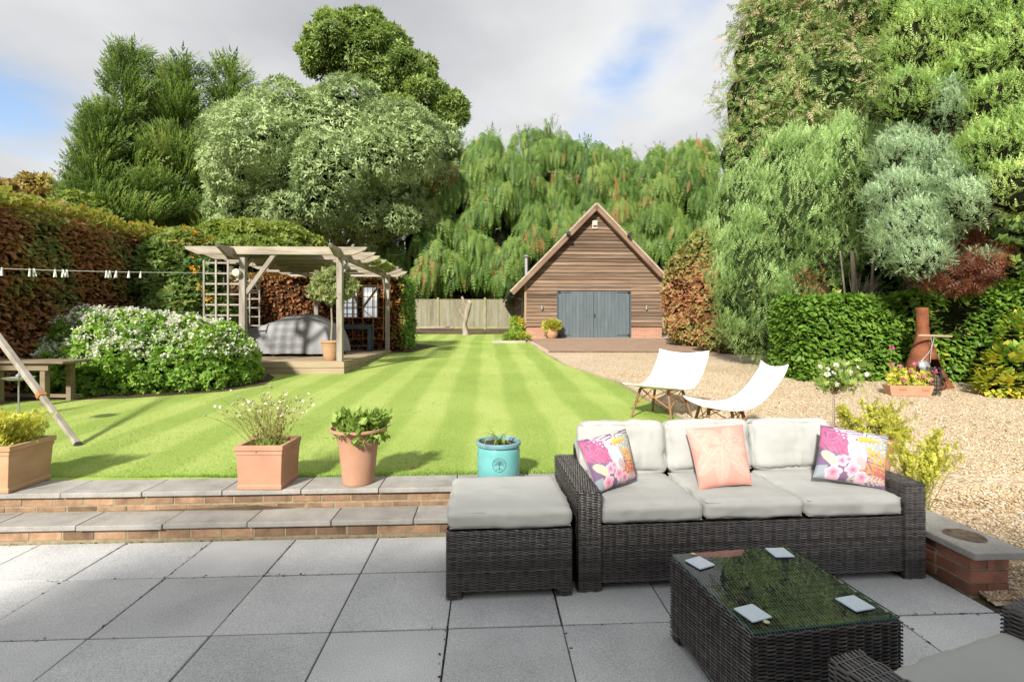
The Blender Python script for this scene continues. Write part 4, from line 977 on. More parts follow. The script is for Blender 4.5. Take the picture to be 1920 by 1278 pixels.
def wicker_block(name, parent, x0, x1, y0, y1, z0, z1, sides='FLRBT', vert=''):
    """a part: dark core box with woven skins on the named sides."""
    mb = MB(); e = .004; mb.box(x0 + e, x1 - e, y0 + e, y1 - e, z0, z1 - e); c = mb.build(name, m_core, parent)
    w, d, h = x1 - x0, y1 - y0, z1 - z0
    if 'F' in sides: weave('wicker_weave', c, (x0, y0, z0), X, Z, w, h)
    if 'B' in sides: weave('wicker_weave', c, (x1, y1, z0), nX, Z, w, h)
    if 'L' in sides: weave('wicker_weave', c, (x0, y1, z0), nY, Z, d, h)
    if 'R' in sides: weave('wicker_weave', c, (x1, y0, z0), Y, Z, d, h)
    if 'T' in sides:
        if w > d: weave('wicker_weave', c, (x0, y0, z1), X, Y, w, d)
        else: weave('wicker_weave', c, (x1, y0, z1), Y, nX, d, w)
    return c
def cushion(name, parent, x0, x1, y0, y1, z0, z1, r=.035, puff=(.012, .012, .02), seed=0, n=28, M=None, wr=.011):
    sx, sy, sz = (x1 - x0) / 2, (y1 - y0) / 2, (z1 - z0) / 2
    import bmesh
    bm = bmesh.new(); bmesh.ops.create_cube(bm, size=2); bmesh.ops.subdivide_edges(bm, edges=bm.edges[:], cuts=n, use_grid_fill=True)
    for v in bm.verts:
        a, b, c = v.co
        p = Vector((a * sx, b * sy, c * sz)); q = Vector((max(-sx + r, min(sx - r, p.x)), max(-sy + r, min(sy - r, p.y)), max(-sz + r, min(sz - r, p.z))))
        d = p - q
        if d.length > 1e-6: p = q + d.normalized() * r
        fa, fb, fc = 1 - a ** 4, 1 - b ** 4, 1 - c ** 4
        p.x += puff[0] * a * fb * fc; p.y += puff[1] * b * fa * fc; p.z += puff[2] * c * fa * fb
        nz = mnoise.noise(Vector((p.x * 7 + seed * 3.1, p.y * 7, p.z * 9 + seed))) * wr + mnoise.noise(Vector((p.x * 16 + seed, p.y * 10, p.z * 20))) * wr * .5
        if abs(b) > .8 or abs(a) > .85: nz += mnoise.noise(Vector((p.x * 34 + seed, p.y * 20, p.z * 9))) * wr * .55
        nz += wr * .5 * mnoise.noise(Vector((p.x * 11 + p.z * 8 + seed, p.y * 30, 7)))
        p += p.normalized() * nz
        p = Vector((p.x + (x0 + x1) / 2, p.y + (y0 + y1) / 2, p.z + (z0 + z1) / 2))
        v.co = M @ p if M else p
    me = bpy.data.meshes.new(name); bm.to_mesh(me); bm.free()
    ob = link(name, me, m_cush, parent, True)
    # piped seam round the front edges
    mb = MB(); e = .006
    for zc in (z0 + r * .35, z1 - r * .35):
        pts = []
        for (a, b) in ((x0 + r * .35, y0 + r * .35), (x1 - r * .35, y0 + r * .35), (x1 - r * .35, y1 - r * .35), (x0 + r * .35, y1 - r * .35), (x0 + r * .35, y0 + r * .35)):
            p = Vector((a, b, zc)); pts.append(M @ p if M else p)
        for k in range(4): mb.tube([pts[k], pts[k + 1]], .0032, 5)
    pp = mb.build('piping', m_pipe, ob, smooth=True); pp['kind'] = 'stuff'
    return ob
# sofa
SW, SD = 2.185, .86
so = thing('sofa', 'three seat dark wicker sofa with pale grey cushions on the patio', 'sofa', (.392, 2.914, 0), R(4.3))
wicker_block('arm', so, 0, .135, 0, SD, .0, .585, 'FLRT'); wicker_block('arm', so, SW - .135, SW, 0, SD, .0, .585, 'FLRT')
wicker_block('seat_base', so, .137, SW - .137, .012, SD - .1, .045, .385, 'F')
wicker_block('backrest', so, .137, SW - .137, SD - .10, SD, .045, .66, 'T')
cw = (SW - .27) / 3
for k in range(3):
    x0 = .135 + k * cw + .004; cushion('seat_cushion', so, x0, x0 + cw - .008, -.005 + (.012 if k == 1 else 0), .64, .392, .512, r=.04, seed=k + 1, puff=(.004, .012, .012))
for k in range(3):
    x0 = .135 + k * cw + .004
    M = Matrix.Translation((0, .65, .50)) @ Matrix.Rotation(R(-11), 4, 'X') @ Matrix.Translation((0, -.65, -.50))
    cushion('back_cushion', so, x0, x0 + cw - .008, .55, .695, .505, .862, r=.05, seed=k + 5, puff=(.006, .035, .016), M=M, wr=.014)
# footstool
ot = thing('footstool', 'square dark wicker footstool with a pale grey cushion beside the sofa', 'footstool', (-.372, 2.83, 0), R(4.0))
ow = .722
for x in (0, ow - .085):
    for y_ in (0, .665 - .085): wicker_block('leg', ot, x, x + .085, y_, y_ + .085, 0, .045, 'FLR')
wicker_block('base', ot, 0, ow, 0, .665, .045, .39, 'FLR')
cushion('seat_cushion', ot, .004, ow + .006, -.004, .66, .395, .505, r=.035, seed=12, puff=(.004, .004, .010))
# coffee table with glass
ct = thing('coffee_table', 'square dark wicker coffee table with a green tinted glass top', 'table', (1.178, 2.236, 0), R(9.0))
hw = .325
for sx in (-1, 1):
    for sy in (-1, 1): 
        a, b = sorted((sx * hw, sx * (hw - .08))); c, d = sorted((sy * hw, sy * (hw - .08))); wicker_block('leg', ct, a, b, c, d, 0, .04, 'FLR')
body = wicker_block('body', ct, -hw, hw, -hw, hw, .04, .40, 'FLRBT')
mb = MB(); gw = hw - .004; z0, z1 = .4085, .4145
mb.add([(-gw, -gw, z1), (gw, -gw, z1), (gw, gw, z1), (-gw, gw, z1)], [(0, 1, 2, 3)]); gt = mb.build('glass_top', m_glass, ct)
mb = MB(); mb.add([(-gw, -gw, z0), (gw, -gw, z0), (gw, gw, z0), (-gw, gw, z0), (-gw, -gw, z1), (gw, -gw, z1), (gw, gw, z1), (-gw, gw, z1)], [(0, 1, 5, 4), (1, 2, 6, 5), (2, 3, 7, 6), (3, 0, 4, 7)]); mb.build('glass_edge', m_glassedge, gt)
Mi = pmat(ct).inverted()
for px, py in ((1437, 1168), (1627, 1139), (1300, 1040)):
    d = (H - .41) * F / (py - HZ); p = Mi @ P(px, py, d); mb = MB(); mb.lathe([(.011, 0), (.012, .001), (.012, .003), (.0, .0032)], 14, (p.x, p.y, z1)); mb.build('glass_pad', m_rubber, ct)
cos_lab = ['pale blue patterned coaster at the table corner nearest the footstool', 'pale blue patterned coaster at the table corner facing the middle of the sofa', 'pale blue patterned coaster at the table corner beside the round clear pad', 'pale blue patterned coaster at the table corner facing the brick wall end']
for i, (px, py, rz) in enumerate(((1312, 1054, .65), (1462, 1035, .25), (1411, 1148, .55), (1603, 1130, .45))):
    d = (H - .42) * F / (py - HZ); p = P(px, py, d)
    mb = MB(); mb.box(-.05, .05, -.05, .05, 0, .008); o = mb.build('coaster', m_coaster, None, bevel=.004); o.location = (p.x, p.y, .415); o.rotation_euler.z = rz - .25 + TH
    tag(o, cos_lab[i], 'coaster', 'coasters on the glass table')
# armchair seen over its shoulder
ac = thing('armchair', 'dark wicker armchair with a pale grey seat cushion facing the coffee table', 'armchair', (.94, 1.462, 0), R(19.5))
AW = .96
wicker_block('arm', ac, 0, .125, -.78, 0, 0, .585, 'BLRT'); wicker_block('arm', ac, AW - .125, AW, -.78, 0, 0, .585, 'BLRT')
wicker_block('seat_base', ac, .127, AW - .127, -.68, -.012, .045, .385, 'B')
wicker_block('backrest', ac, .127, AW - .127, -.78, -.68, .045, .66, 'FT')
cushion('seat_cushion', ac, .13, AW - .13, -.62, .0, .392, .512, r=.04, seed=21, puff=(.003, .012, .022))
M = Matrix.Translation((0, -.6, .5)) @ Matrix.Rotation(R(8), 4, 'X') @ Matrix.Translation((0, .6, -.5))
cushion('back_cushion', ac, .135, AW - .135, -.66, -.53, .505, .80, r=.05, seed=22, M=M)

# ================================================================== scatter cushions
def lerp3(a, b, t): return tuple(a[i] + (b[i] - a[i]) * t for i in range(3))
def ell(u, v, cx, cy, rx, ry, rot=0):
    c, s = math.cos(rot), math.sin(rot); dx, dy = u - cx, v - cy; x, y = dx * c + dy * s, -dx * s + dy * c
    return (x / rx) ** 2 + (y / ry) ** 2
def fronds(u, v, ox, oy, ang0, L, n, w, span=1.1):
    """palm leaf: stripes fanning off a midrib; returns 0..1 coverage."""
    c, s = math.cos(ang0), math.sin(ang0); dx, dy = u - ox, v - oy; x, y = dx * c + dy * s, -dx * s + dy * c
    if x < 0 or x > L: return 0
    half = w * math.sin(math.pi * min(1, (x / L) * .9 + .1)) 
    if abs(y) > half: return 0
    k = (x - abs(y) * 1.0) * n / L
    return 1 if (k % 1.0) < .56 or abs(y) < .012 else 0
def toucan_print(u, v):
    """u right, v up, both 0..1."""
    col = lerp3((.17, .10, .20), (.28, .20, .32), .5 + .5 * mnoise.noise(Vector((u * 4, v * 4, 1))))
    if u > .55 and v > .35 and v < .8: col = lerp3(col, (.46, .50, .58), .75 if mnoise.noise(Vector((u * 5, v * 9, 4))) > -.25 else 0)
    if fronds(u, v, .18, .98, -.55, .75, 8, .16): col = (.66, .60, .66)
    if fronds(u, v, .62, 1.0, -.9, .6, 7, .13): col = (.60, .64, .55)
    if fronds(u, v, 1.05, .95, 3.9, .6, 7, .16): col = (.42, .46, .40)
    if fronds(u, v, .0, .92, -.75, .85, 9, .21): col = lerp3((.62, .075, .22), (.74, .22, .36), (mnoise.noise(Vector((u * 9, v * 9, 2))) + 1) / 2)
    if fronds(u, v, -.05, .66, -.25, .62, 7, .15): col = lerp3((.60, .06, .20), (.76, .26, .40), (mnoise.noise(Vector((u * 8, v * 9, 7))) + 1) / 2)
    if fronds(u, v, 1.04, .22, 2.3, .55, 6, .17): col = lerp3((.78, .26, .05), (.80, .42, .08), v * 2)
    if fronds(u, v, 1.04, .10, 2.85, .65, 7, .13): col = (.72, .16, .10) if u > .8 else (.76, .30, .10)
    if fronds(u, v, .45, .02, .15, .7, 12, .07): col = (.55, .50, .44)
    if ell(u, v, .16, .33, .07, .18, .75) < 1: col = lerp3((.74, .66, .34), (.80, .76, .52), (u * 10) % 1)
    # bird
    if ell(u, v, .53, .47, .125, .27, .30) < 1:
        e = ell(u, v, .53, .47, .125, .27, .30); col = lerp3((.80, .76, .74), (.52, .42, .42), max(0, min(1, (e - .55) * 1.6)) * (.6 + .4 * mnoise.noise(Vector((u * 14, v * 22, 3)))))
    if ell(u, v, .60, .32, .075, .12, .2) < 1: col = lerp3((.62, .50, .50), (.42, .30, .32), abs(math.sin(v * 70)) * .6)
    if ell(u, v, .47, .74, .10, .10) < 1: col = (.74, .66, .68)
    if ell(u, v, .50, .74, .045, .045) < 1: col = (.78, .52, .50)
    if ell(u, v, .505, .745, .018, .018) < 1: col = (.04, .03, .04)
    bx = (u - .54) / .36
    if 0 < bx < 1:
        top = .84 - .07 * bx ** 2; bot = .70 + .06 * bx + .02 * bx * bx
        if bot < v < top: col = lerp3((.82, .62, .14), (.80, .26, .06), max(0, min(1, (top - v) / (top - bot) * .8 + bx * .35 - .1)))
    # orchids
    for cx, cy, r in ((.33, .30, .11), (.50, .17, .12), (.24, .09, .13), (.64, .08, .10), (.42, .34, .07)):
        a = math.atan2(v - cy, u - cx); d = math.hypot(u - cx, v - cy); rr2 = r * (.72 + .28 * abs(math.cos(a * 2.5 + cx * 9)))
        if d < rr2:
            t = d / rr2; col = lerp3((.70, .10, .24), (.80, .45, .55), min(1, t * 1.6)); 
            if t > .7: col = lerp3(col, (.82, .68, .72), (t - .7) * 2.5)
    if u < .14 and v < .2: col = lerp3(col, (.38, .48, .50), .7)
    return tuple(c * .72 for c in col)
def pink_print(u, v):
    n = mnoise.noise(Vector((u * 7, v * 7, 1))); k = 0
    for (ox, oy, a) in ((.0, .2, .7), (.4, .0, 1.4), (.95, .1, 2.3), (.1, .9, -.5), (.7, .95, -1.8), (.5, .5, .2), (1.0, .6, 3.0), (.2, .5, 1.9)):
        k += fronds(u, v, ox, oy, a, .6, 17, .14)
    c = lerp3((.56, .235, .19), (.60, .29, .24), n * .5 + .5)
    return lerp3(c, (.66, .38, .33), .7) if k % 2 else c
m_print = mat_attr('printed_fabric')
def pillow(name, label, corners, paint, T=.075, n=72, edge=(.5, .45, .45)):
    BL, BR, TR, TL = [Vector(c) for c in corners]
    nrm = (BR - BL + TR - TL).cross(TL - BL + TR - BR).normalized()      # towards the viewer
    cen = (BL + BR + TR + TL) / 4
    V = []; Cc = []; Fq = []
    for side in (1, -1):
        b = len(V)
        for j in range(n + 1):
            for i in range(n + 1):
                u, v = i / n, j / n; a, c = 2 * u - 1, 2 * v - 1
                uu_ = .5 + .5 * a * (1 - .055 * (1 - c * c)); vv_ = .5 + .5 * c * (1 - .055 * (1 - a * a))
                p = BL * (1 - uu_) * (1 - vv_) + BR * uu_ * (1 - vv_) + TR * uu_ * vv_ + TL * (1 - uu_) * vv_
                h = T * max(0.0, (1 - a * a) * (1 - c * c)) ** .42
                h += .004 * mnoise.noise(Vector((u * 5 + cen.x, v * 5, side))) * (1 - abs(a)) 
                h += .0035 * math.sin(math.atan2(a, c) * 18) * max(0, (max(abs(a), abs(c)) - .75)) * 4 * (1 - max(abs(a), abs(c)))
                V.append(p + nrm * h * side); Cc.append((*(paint(u, v) if side == 1 else edge), 1))
        for j in range(n):
            for i in range(n):
                q = [b + j * (n + 1) + i, b + j * (n + 1) + i + 1, b + (j + 1) * (n + 1) + i + 1, b + (j + 1) * (n + 1) + i]
                Fq.append(q if side == 1 else q[::-1])
    lo = min(BL, BR, key=lambda p: p.z)
    V = np.array([tuple(p - cen) for p in V]); o = np_mesh(name, V, np.array(Fq), m_print, None, attrs={'print': np.array(Cc)}, smooth=True)
    o.location = cen; return tag(o, label, 'cushion', 'scatter cushions on the sofa')
pillow('scatter_cushion', 'toucan and orchid print cushion leaning on the sofa arm beside the footstool', (P(1121, 926, 3.06), P(1193, 899, 3.27), P(1173, 803, 3.44), P(1081, 826, 3.28)), toucan_print)
pillow('scatter_cushion', 'plain coral pink leaf print cushion in the middle of the sofa', (P(1311, 919, 3.17), P(1411, 908, 3.19), P(1393, 795, 3.50), P(1284, 803, 3.47)), pink_print)
pillow('scatter_cushion', 'toucan and orchid print cushion leaning on the sofa arm beside the brick wall', (P(1524, 894, 3.27), P(1660, 919, 3.17), P(1667, 817, 3.36), P(1538, 796, 3.50)), toucan_print)

# ================================================================== white lounge chairs
def lounge_chair(label, front, back, width):
    f, b = Vector(front), Vector(back); fwd = (f - b); fwd.z = 0; L = fwd.length; fwd.normalize()
    gnd = gz(0, (f.y + b.y) / 2)
    t = thing('lounge_chair', label, 'chair', (f.x, f.y, gnd), math.atan2(-fwd.y, -fwd.x), 'white lounge chairs on the lawn edge')
    # local +x runs from the seat front to the back
    prof = [(0, .445), (.06, .425), (.16, .395), (.30, .365), (.42, .36), (.53, .38), (.62, .43), (.69, .50), (.75, .58), (.80, .67), (.845, .76), (.87, .83)]
    sc = L / .87; V = []; Fq = []; ns, nw = len(prof) * 4, 16
    px_ = np.interp(np.linspace(0, 1, ns), np.linspace(0, 1, len(prof)), [p[0] * sc for p in prof]); pz_ = np.interp(np.linspace(0, 1, ns), np.linspace(0, 1, len(prof)), [p[1] for p in prof])
    for _ in range(3):
        px_[1:-1] = (px_[:-2] + px_[1:-1] * 2 + px_[2:]) / 4; pz_[1:-1] = (pz_[:-2] + pz_[1:-1] * 2 + pz_[2:]) / 4
    for s in (0, 1):
        for i in range(ns):
            tt = i / (ns - 1); j0 = max(0, i - 1); j1 = min(ns - 1, i + 1); tx, tz = px_[j1] - px_[j0], pz_[j1] - pz_[j0]; l = math.hypot(tx, tz); nx_, nz_ = -tz / l, tx / l
            for k in range(nw + 1):
                w = -1 + 2 * k / nw; wd = width / 2 * (1 - .10 * abs(tt - .5) * 0)
                lift = .035 * w * w * math.sin(math.pi * min(1, tt * 1.1)) 
                endcurve = (.045 * (w * w - .5)) * max(0, (tt - .85) / .15) ; frontcurve = -.03 * (w * w) * max(0, (.1 - tt) / .1)
                off = lift - s * .012
                V.append((px_[i] + nx_ * off + tx / l * (endcurve) - frontcurve, w * wd, pz_[i] + nz_ * off + tz / l * endcurve))
    st = ns * (nw + 1)
    for i in range(ns - 1):
        for k in range(nw):
            a = i * (nw + 1) + k; Fq.append((a, a + nw + 1, a + nw + 2, a + 1)); Fq.append((st + a, st + a + 1, st + a + nw + 2, st + a + nw + 1))
    for i in range(ns - 1):
        for k in (0, nw):
            a = i * (nw + 1) + k; Fq.append((a, st + a, st + a + nw + 1, a + nw + 1) if k == 0 else (a, a + nw + 1, st + a + nw + 1, st + a))
    for k in range(nw):
        for i in (0, ns - 1):
            a = i * (nw + 1) + k; Fq.append((a, a + 1, st + a + 1, st + a) if i == 0 else (a, st + a, st + a + 1, a + 1))
    np_mesh('seat_shell', np.array(V), np.array(Fq), m_chairw, t, world=False, smooth=True)
    w2 = width / 2; tops = []
    for sx, xb, xt in ((0, .10, .17), (1, .58, .50)):
        for sy in (-1, 1):
            a = Vector((xb * sc, sy * (w2 - .08), 0)); b_ = Vector((xt * sc, sy * (w2 - .17), .355 if sx else .375))
            dz = gz(0, (pmat(t) @ a).y) - gnd; a.z += dz
            mb = MB(); mb.tube([a, b_], [.013, .019], 8); mb.build('leg', m_legwood, t, smooth=True); tops.append((a.lerp(b_, .45), b_))
    for i, j in ((0, 1), (2, 3), (0, 2), (1, 3)):
        mb = MB(); mb.tube([tops[i][0], tops[j][1]], .006, 6); mb.tube([tops[j][0], tops[i][1]], .006, 6); o = mb.build('brace_rod', m_copper, t, smooth=True); o['kind'] = 'stuff'
    for i, j in ((0, 2), (1, 3)):
        mb = MB(); mb.tube([tops[i][1], tops[j][1]], .012, 6); mb.build('side_rail', m_legwood, t, smooth=True)
    return t
lounge_chair('white moulded lounge chair on the lawn turned towards the patio', (1.66, 6.12, 0), (2.36, 6.82, 0), .72)
lounge_chair('white moulded lounge chair seen side on behind the middle of the sofa', (1.88, 5.28, 0), (2.74, 5.20, 0), .66)

# ================================================================== pots and plants
def soil_disc(parent, r, z, n=20):
    mb = MB(); mb.add([(r * math.cos(2 * math.pi * k / n), r * math.sin(2 * math.pi * k / n), z) for k in range(n)], [tuple(range(n))]); return mb.build('soil', m_soil, parent)
def square_pot(t, w, d, h, mat):
    """tapered square planter with a rolled rim and a foot moulding, open at the top."""
    mb = MB()
    def ringz(s, z, inset=0): a, b = w / 2 * s - inset, d / 2 * s - inset; return [(-a, -b, z), (a, -b, z), (a, b, z), (-a, b, z)]
    lv = [ringz(.90, 0), ringz(.915, .012), ringz(.915, .03), ringz(.885, .042), ringz(.94, h - .075), ringz(.965, h - .065), ringz(.965, h - .055), ringz(.95, h - .045), ringz(1.0, h - .036), ringz(1.0, h), ringz(1, h, .035), ringz(.98, h - .06, .035)]
    vs = [p for r_ in lv for p in r_]; fs = [(3, 2, 1, 0)]
    for i in range(len(lv) - 1):
        for k in range(4): fs.append((i * 4 + k, i * 4 + (k + 1) % 4, (i + 1) * 4 + (k + 1) % 4, (i + 1) * 4 + k))
    mb.add(vs, fs); mb.build('pot', mat, t, bevel=.004)
    mb = MB(); a, b = w / 2 - .04, d / 2 - .04; mb.add([(-a, -b, h - .05), (a, -b, h - .05), (a, b, h - .05), (-a, b, h - .05)], [(0, 1, 2, 3)]); mb.build('soil', m_soil, t)
def stems(t, base_fn, n, h, spread, r=.0025, mat=m_wisp, name='stems', bend=.3, seg=5):
    """a tuft of thin curved stems; returns their tips and some points along them (world)."""
    mb = MB(); tips = []; along = []; M = pmat(t)
    for i in range(n):
        b = Vector(base_fn()); a = random.uniform(0, 6.28); s = spread * random.random() ** .6; hh = h * random.uniform(.6, 1.05)
        e = b + Vector((math.cos(a) * s, math.sin(a) * s, hh)); pts = []
        for k in range(seg):
            q = k / (seg - 1); p = b.lerp(e, q); p.z += bend * hh * .3 * math.sin(q * math.pi); p += Vector((random.uniform(-1, 1), random.uniform(-1, 1), 0)) * .01 * q * (h / .4); pts.append(p)
        mb.tube(pts, [r, r, r * .9, r * .7, r * .4][:seg], 4, cap=False)
        tips.append(M @ pts[-1]); along += [(M @ pts[k].lerp(pts[k + 1], random.random()), (pts[k + 1] - pts[k]).normalized()) for k in range(seg - 1)]
    o = mb.build(name, mat if mat in MATS.values() else mat, t); 
    me = o.data; me.attributes.new('tint', 'FLOAT', 'POINT').data.foreach_set('value', np.clip(RNG.normal(.5, .2, len(me.vertices)), 0, 1).astype(np.float32))
    o['kind'] = 'stuff'; return tips, along
def leaves_on(t, name, pts, per, T, mat, size, tint=(.5, .2), up=.3, jit=.01, kind='stuff'):
    pos = np.repeat(np.array([tuple(p) for p, d in pts]), per, 0); dr = np.repeat(np.array([tuple(d) for p, d in pts]), per, 0); m = len(pos)
    rv = rdir(m); pos = pos + RNG.normal(0, jit, (m, 3)); al = dr * .5 + rv * .8 + np.array([0, 0, up]); nr = rv + np.array([0, 0, .8])
    return scatter(name, T, pos, al, nr, size * RNG.uniform(.6, 1.3, m), tint[0] + RNG.normal(0, tint[1], m), mat, t, kind)
def flowers_at(t, pts, r, mat, name='flowers', tint=(.6, .3), petals=5):
    lv = [tri_leaf(1, .42, k * 2 * math.pi / petals, lift=.25) for k in range(petals)]; T = tpl(lv)
    pos = np.array([tuple(p) for p in pts]); m = len(pos); nr = rdir(m) * .6 + np.array([0, -.35, .6])
    return scatter(name, T, pos, rdir(m), nr, r * RNG.uniform(.7, 1.2, m), tint[0] + RNG.normal(0, tint[1], m), mat, t, 'stuff')

# 1 trough at the left end of the coping
t = thing('planter', 'sandy terracotta trough of yellow green herbs on the upper coping near the clothes prop', 'planter', pat(-3.91, 4.12, .294), TH)
square_pot(t, .60, .41, .36, m_terra_pale)
def bf(): return (random.uniform(-.25, .25), random.uniform(-.15, .15), .30)
tips, al_ = stems(t, bf, 170, .27, .08, .002, m_herb_y)
leaves_on(t, 'foliage', al_, 5, T_SPRIG, m_herb_y, .042, (.5, .22)); flowers_at(t, random.sample(tips, 10), .012, m_flower)
leaves_on(t, 'undergrowth', [(pmat(t) @ Vector(bf()) + Vector((0, 0, .03)), Vector((0, 0, 1))) for k in range(220)], 2, T_CLUST, m_herb, .05, (.6, .2), jit=.015)
# 2 square pot with wispy white flowers
p = (onground(437, 922) + onground(515, 922)) / 2
t = thing('planter', 'square orange terracotta pot of wispy white flowered stems on the upper coping', 'planter', (-1.965, 4.0, .294), R(1.0))
square_pot(t, .375, .36, .345, m_terra)
def bf2(): return (random.uniform(-.10, .10), random.uniform(-.10, .10), .29)
tips, al_ = stems(t, bf2, 95, .44, .36, .0016, m_wisp, bend=.5)
leaves_on(t, 'foliage', al_, 2, T_LEAF, m_wisp, .022, (.45, .25)); flowers_at(t, random.sample(tips, 60), .014, m_flower)
leaves_on(t, 'undergrowth', [(pmat(t) @ Vector(bf2()) + Vector((0, 0, .02)), Vector((0, 0, 1))) for k in range(90)], 3, T_CLUST, m_herb, .045, (.4, .25), jit=.02)
# 3 tall flared pot
t = thing('planter', 'tall flared orange terracotta pot of fleshy green leaves on the upper coping', 'planter', ((672 - CX) * 4.03 / F, 4.03, .294))
mb = MB(); mb.lathe([(.118, 0), (.124, .008), (.126, .02), (.150, .26), (.160, .34), (.178, .39), (.210, .425), (.226, .432), (.226, .448), (.212, .452), (.195, .43), (.165, .40), (.15, .39)], 40); mb.build('pot', m_terra, t, smooth=True)
soil_disc(t, .16, .40)
def bf3(): a = random.uniform(0, 6.28); r_ = .16 * random.random() ** .5; return (r_ * math.cos(a), r_ * math.sin(a), .40)
tips, al_ = stems(t, bf3, 46, .18, .13, .004, m_herb); leaves_on(t, 'foliage', al_, 4, T_LEAF, m_herb, .068, (.62, .22), up=.6)
leaves_on(t, 'trailing_leaves', [(pmat(t) @ Vector((.19 * math.cos(a), .19 * math.sin(a), random.uniform(.38, .47))), Vector((math.cos(a), math.sin(a), -.3))) for a in [random.uniform(-1.5, .6) for k in range(40)] + [random.uniform(0, 6.28) for k in range(30)]], 3, T_LEAF, m_herb, .055, (.55, .25), up=-.1, jit=.02)
# 4 turquoise pot with tree emblem
t = thing('planter', 'glazed turquoise pot with a round tree emblem and a spider plant', 'planter', ((935 - CX) * 4.12 / F, 4.12, .294))
mb = MB(); mb.lathe([(.165, 0), (.172, .01), (.178, .12), (.178, .24), (.172, .275), (.168, .283)], 48); mb.build('pot', m_turq, t, smooth=True)
mb = MB(); mb.lathe([(.170, .283), (.184, .288), (.188, .302), (.184, .318), (.176, .323), (.164, .318), (.160, .27), (.158, .25)], 48); mb.build('rim', m_turq_rim, t, smooth=True)
soil_disc(t, .162, .29)
lv = []
for k in range(26):
    a = random.uniform(0, 6.28); L = random.uniform(.10, .20); b = Vector((random.uniform(-.02, .02), random.uniform(-.02, .02), .29)); out = Vector((math.cos(a), math.sin(a), 0)); pts = []
    w = .007; rise = random.uniform(.5, 1.1); side = Vector((-out.y, out.x, 0))
    mb = MB(); vs = []; 
    for q in range(7):
        s_ = q / 6; c = b + out * L * s_ + Vector((0, 0, L * (rise * math.sin(s_ * 2.0) - .35 * s_ * s_))); ww = w * (1 - s_ ** 2) + .0006; vs += [c - side * ww, c + side * ww]
    mb.add(vs, [(2 * q, 2 * q + 1, 2 * q + 3, 2 * q + 2) for q in range(6)]); o = mb.build('leaf_blade', m_herb, t)
    o.data.attributes.new('tint', 'FLOAT', 'POINT').data.foreach_set('value', np.full(14, random.uniform(.35, .9), np.float32))
# emblem: ring, trunk, branches and leaves lying on the curve of the pot
a0 = math.atan2(-4.12, -t.location.x) + .02; rp = .1795
def on_pot(x, z, lift=0.0): a = a0 + x / rp; return Vector(((rp + lift) * math.cos(a), (rp + lift) * math.sin(a), .165 + z))
em = MB()
em.tube([on_pot(.054 * math.cos(q / 36 * 6.2832), .054 * math.sin(q / 36 * 6.2832)) for q in range(37)], .0024, 6, cap=False)
eo = em.build('emblem', m_emblem, t, smooth=True)
em = MB(); em.tube([on_pot(0, -.034), on_pot(.001, -.01), on_pot(0, .012)], [.006, .0035, .003], 6)
for k in range(9):
    a = R(-15 + k * 26); e = (.040 * math.cos(a), .004 + .036 * math.sin(a)); em.tube([on_pot(0, .0), on_pot(e[0] * .5, .004 + e[1] * .6), on_pot(*e)], [.0022, .0018, .001], 5)
em.tube([on_pot(-.028, -.036), on_pot(0, -.032), on_pot(.028, -.036)], .0025, 5); o = em.build('emblem_tree', m_emblem, eo, smooth=True); o['kind'] = 'stuff'
em = MB()
for k in range(70):
    a = random.uniform(-.3, 3.44); r_ = random.uniform(.016, .046); c = (r_ * math.cos(a), .004 + r_ * .92 * math.sin(a)); s_ = .0032
    em.add([on_pot(c[0] - s_, c[1], .001), on_pot(c[0], c[1] - s_ * .7, .001), on_pot(c[0] + s_, c[1], .001), on_pot(c[0], c[1] + s_ * .7, .001)], [(0, 1, 2, 3)])
o = em.build('emblem_leaves', m_emblem, eo); o['kind'] = 'stuff'
# 5 olive tree in a pot on the deck
op = P(621, 674, 10.85); t = thing('olive_tree', 'standard olive tree in a sandy terracotta pot on the deck', 'tree', (op.x, op.y, DZ))
mb = MB(); mb.lathe([(.135, 0), (.145, .01), (.165, .12), (.205, .36), (.212, .385), (.228, .39), (.232, .41), (.225, .43), (.20, .43), (.19, .38)], 32); mb.build('pot', m_terra_pale, t, smooth=True); soil_disc(t, .2, .40)
b = Vector(t.location)
trunk(t, [b + Vector((0, 0, .4)), b + Vector((.02, 0, .8)), b + Vector((0, 0.0, 1.25)), b + Vector((.01, 0, 1.5))], [.026, .022, .02, .014], m_bark_pale)
limbs(t, b + Vector((0, 0, 1.3)), [b + Vector(v) for v in ((-.35, 0, 1.5), (.3, -.1, 1.55), (0, .2, 1.8), (-.15, -.2, 1.75))], .014, m_bark_pale)
cl = [(b + Vector((0.03, 0, 1.58)), (.36, .36, .36))] + [(b + Vector((.03 + x, y_, z_)), .19) for x, y_, z_ in ((-.36, -.1, 1.48), (.33, -.05, 1.5), (-.2, -.2, 1.72), (.15, -.15, 1.8), (-.02, 0, 1.95), (-.3, 0, 1.62), (.3, .1, 1.7), (-.1, -.25, 1.45), (.12, -.2, 1.4), (.42, 0, 1.62))]
cl = [(c * .84 + (b + Vector((.03, 0, 1.62))) * .16, tuple(.84 * q for q in (r_ if hasattr(r_, '__len__') else (r_,) * 3))) for c, r_ in cl]
leafy('crown', t, cl, 1900, T_SPRIG, m_olive, .11, (.55, .2), 'out', inner=.5, clump_tint=.08, cull=.6)
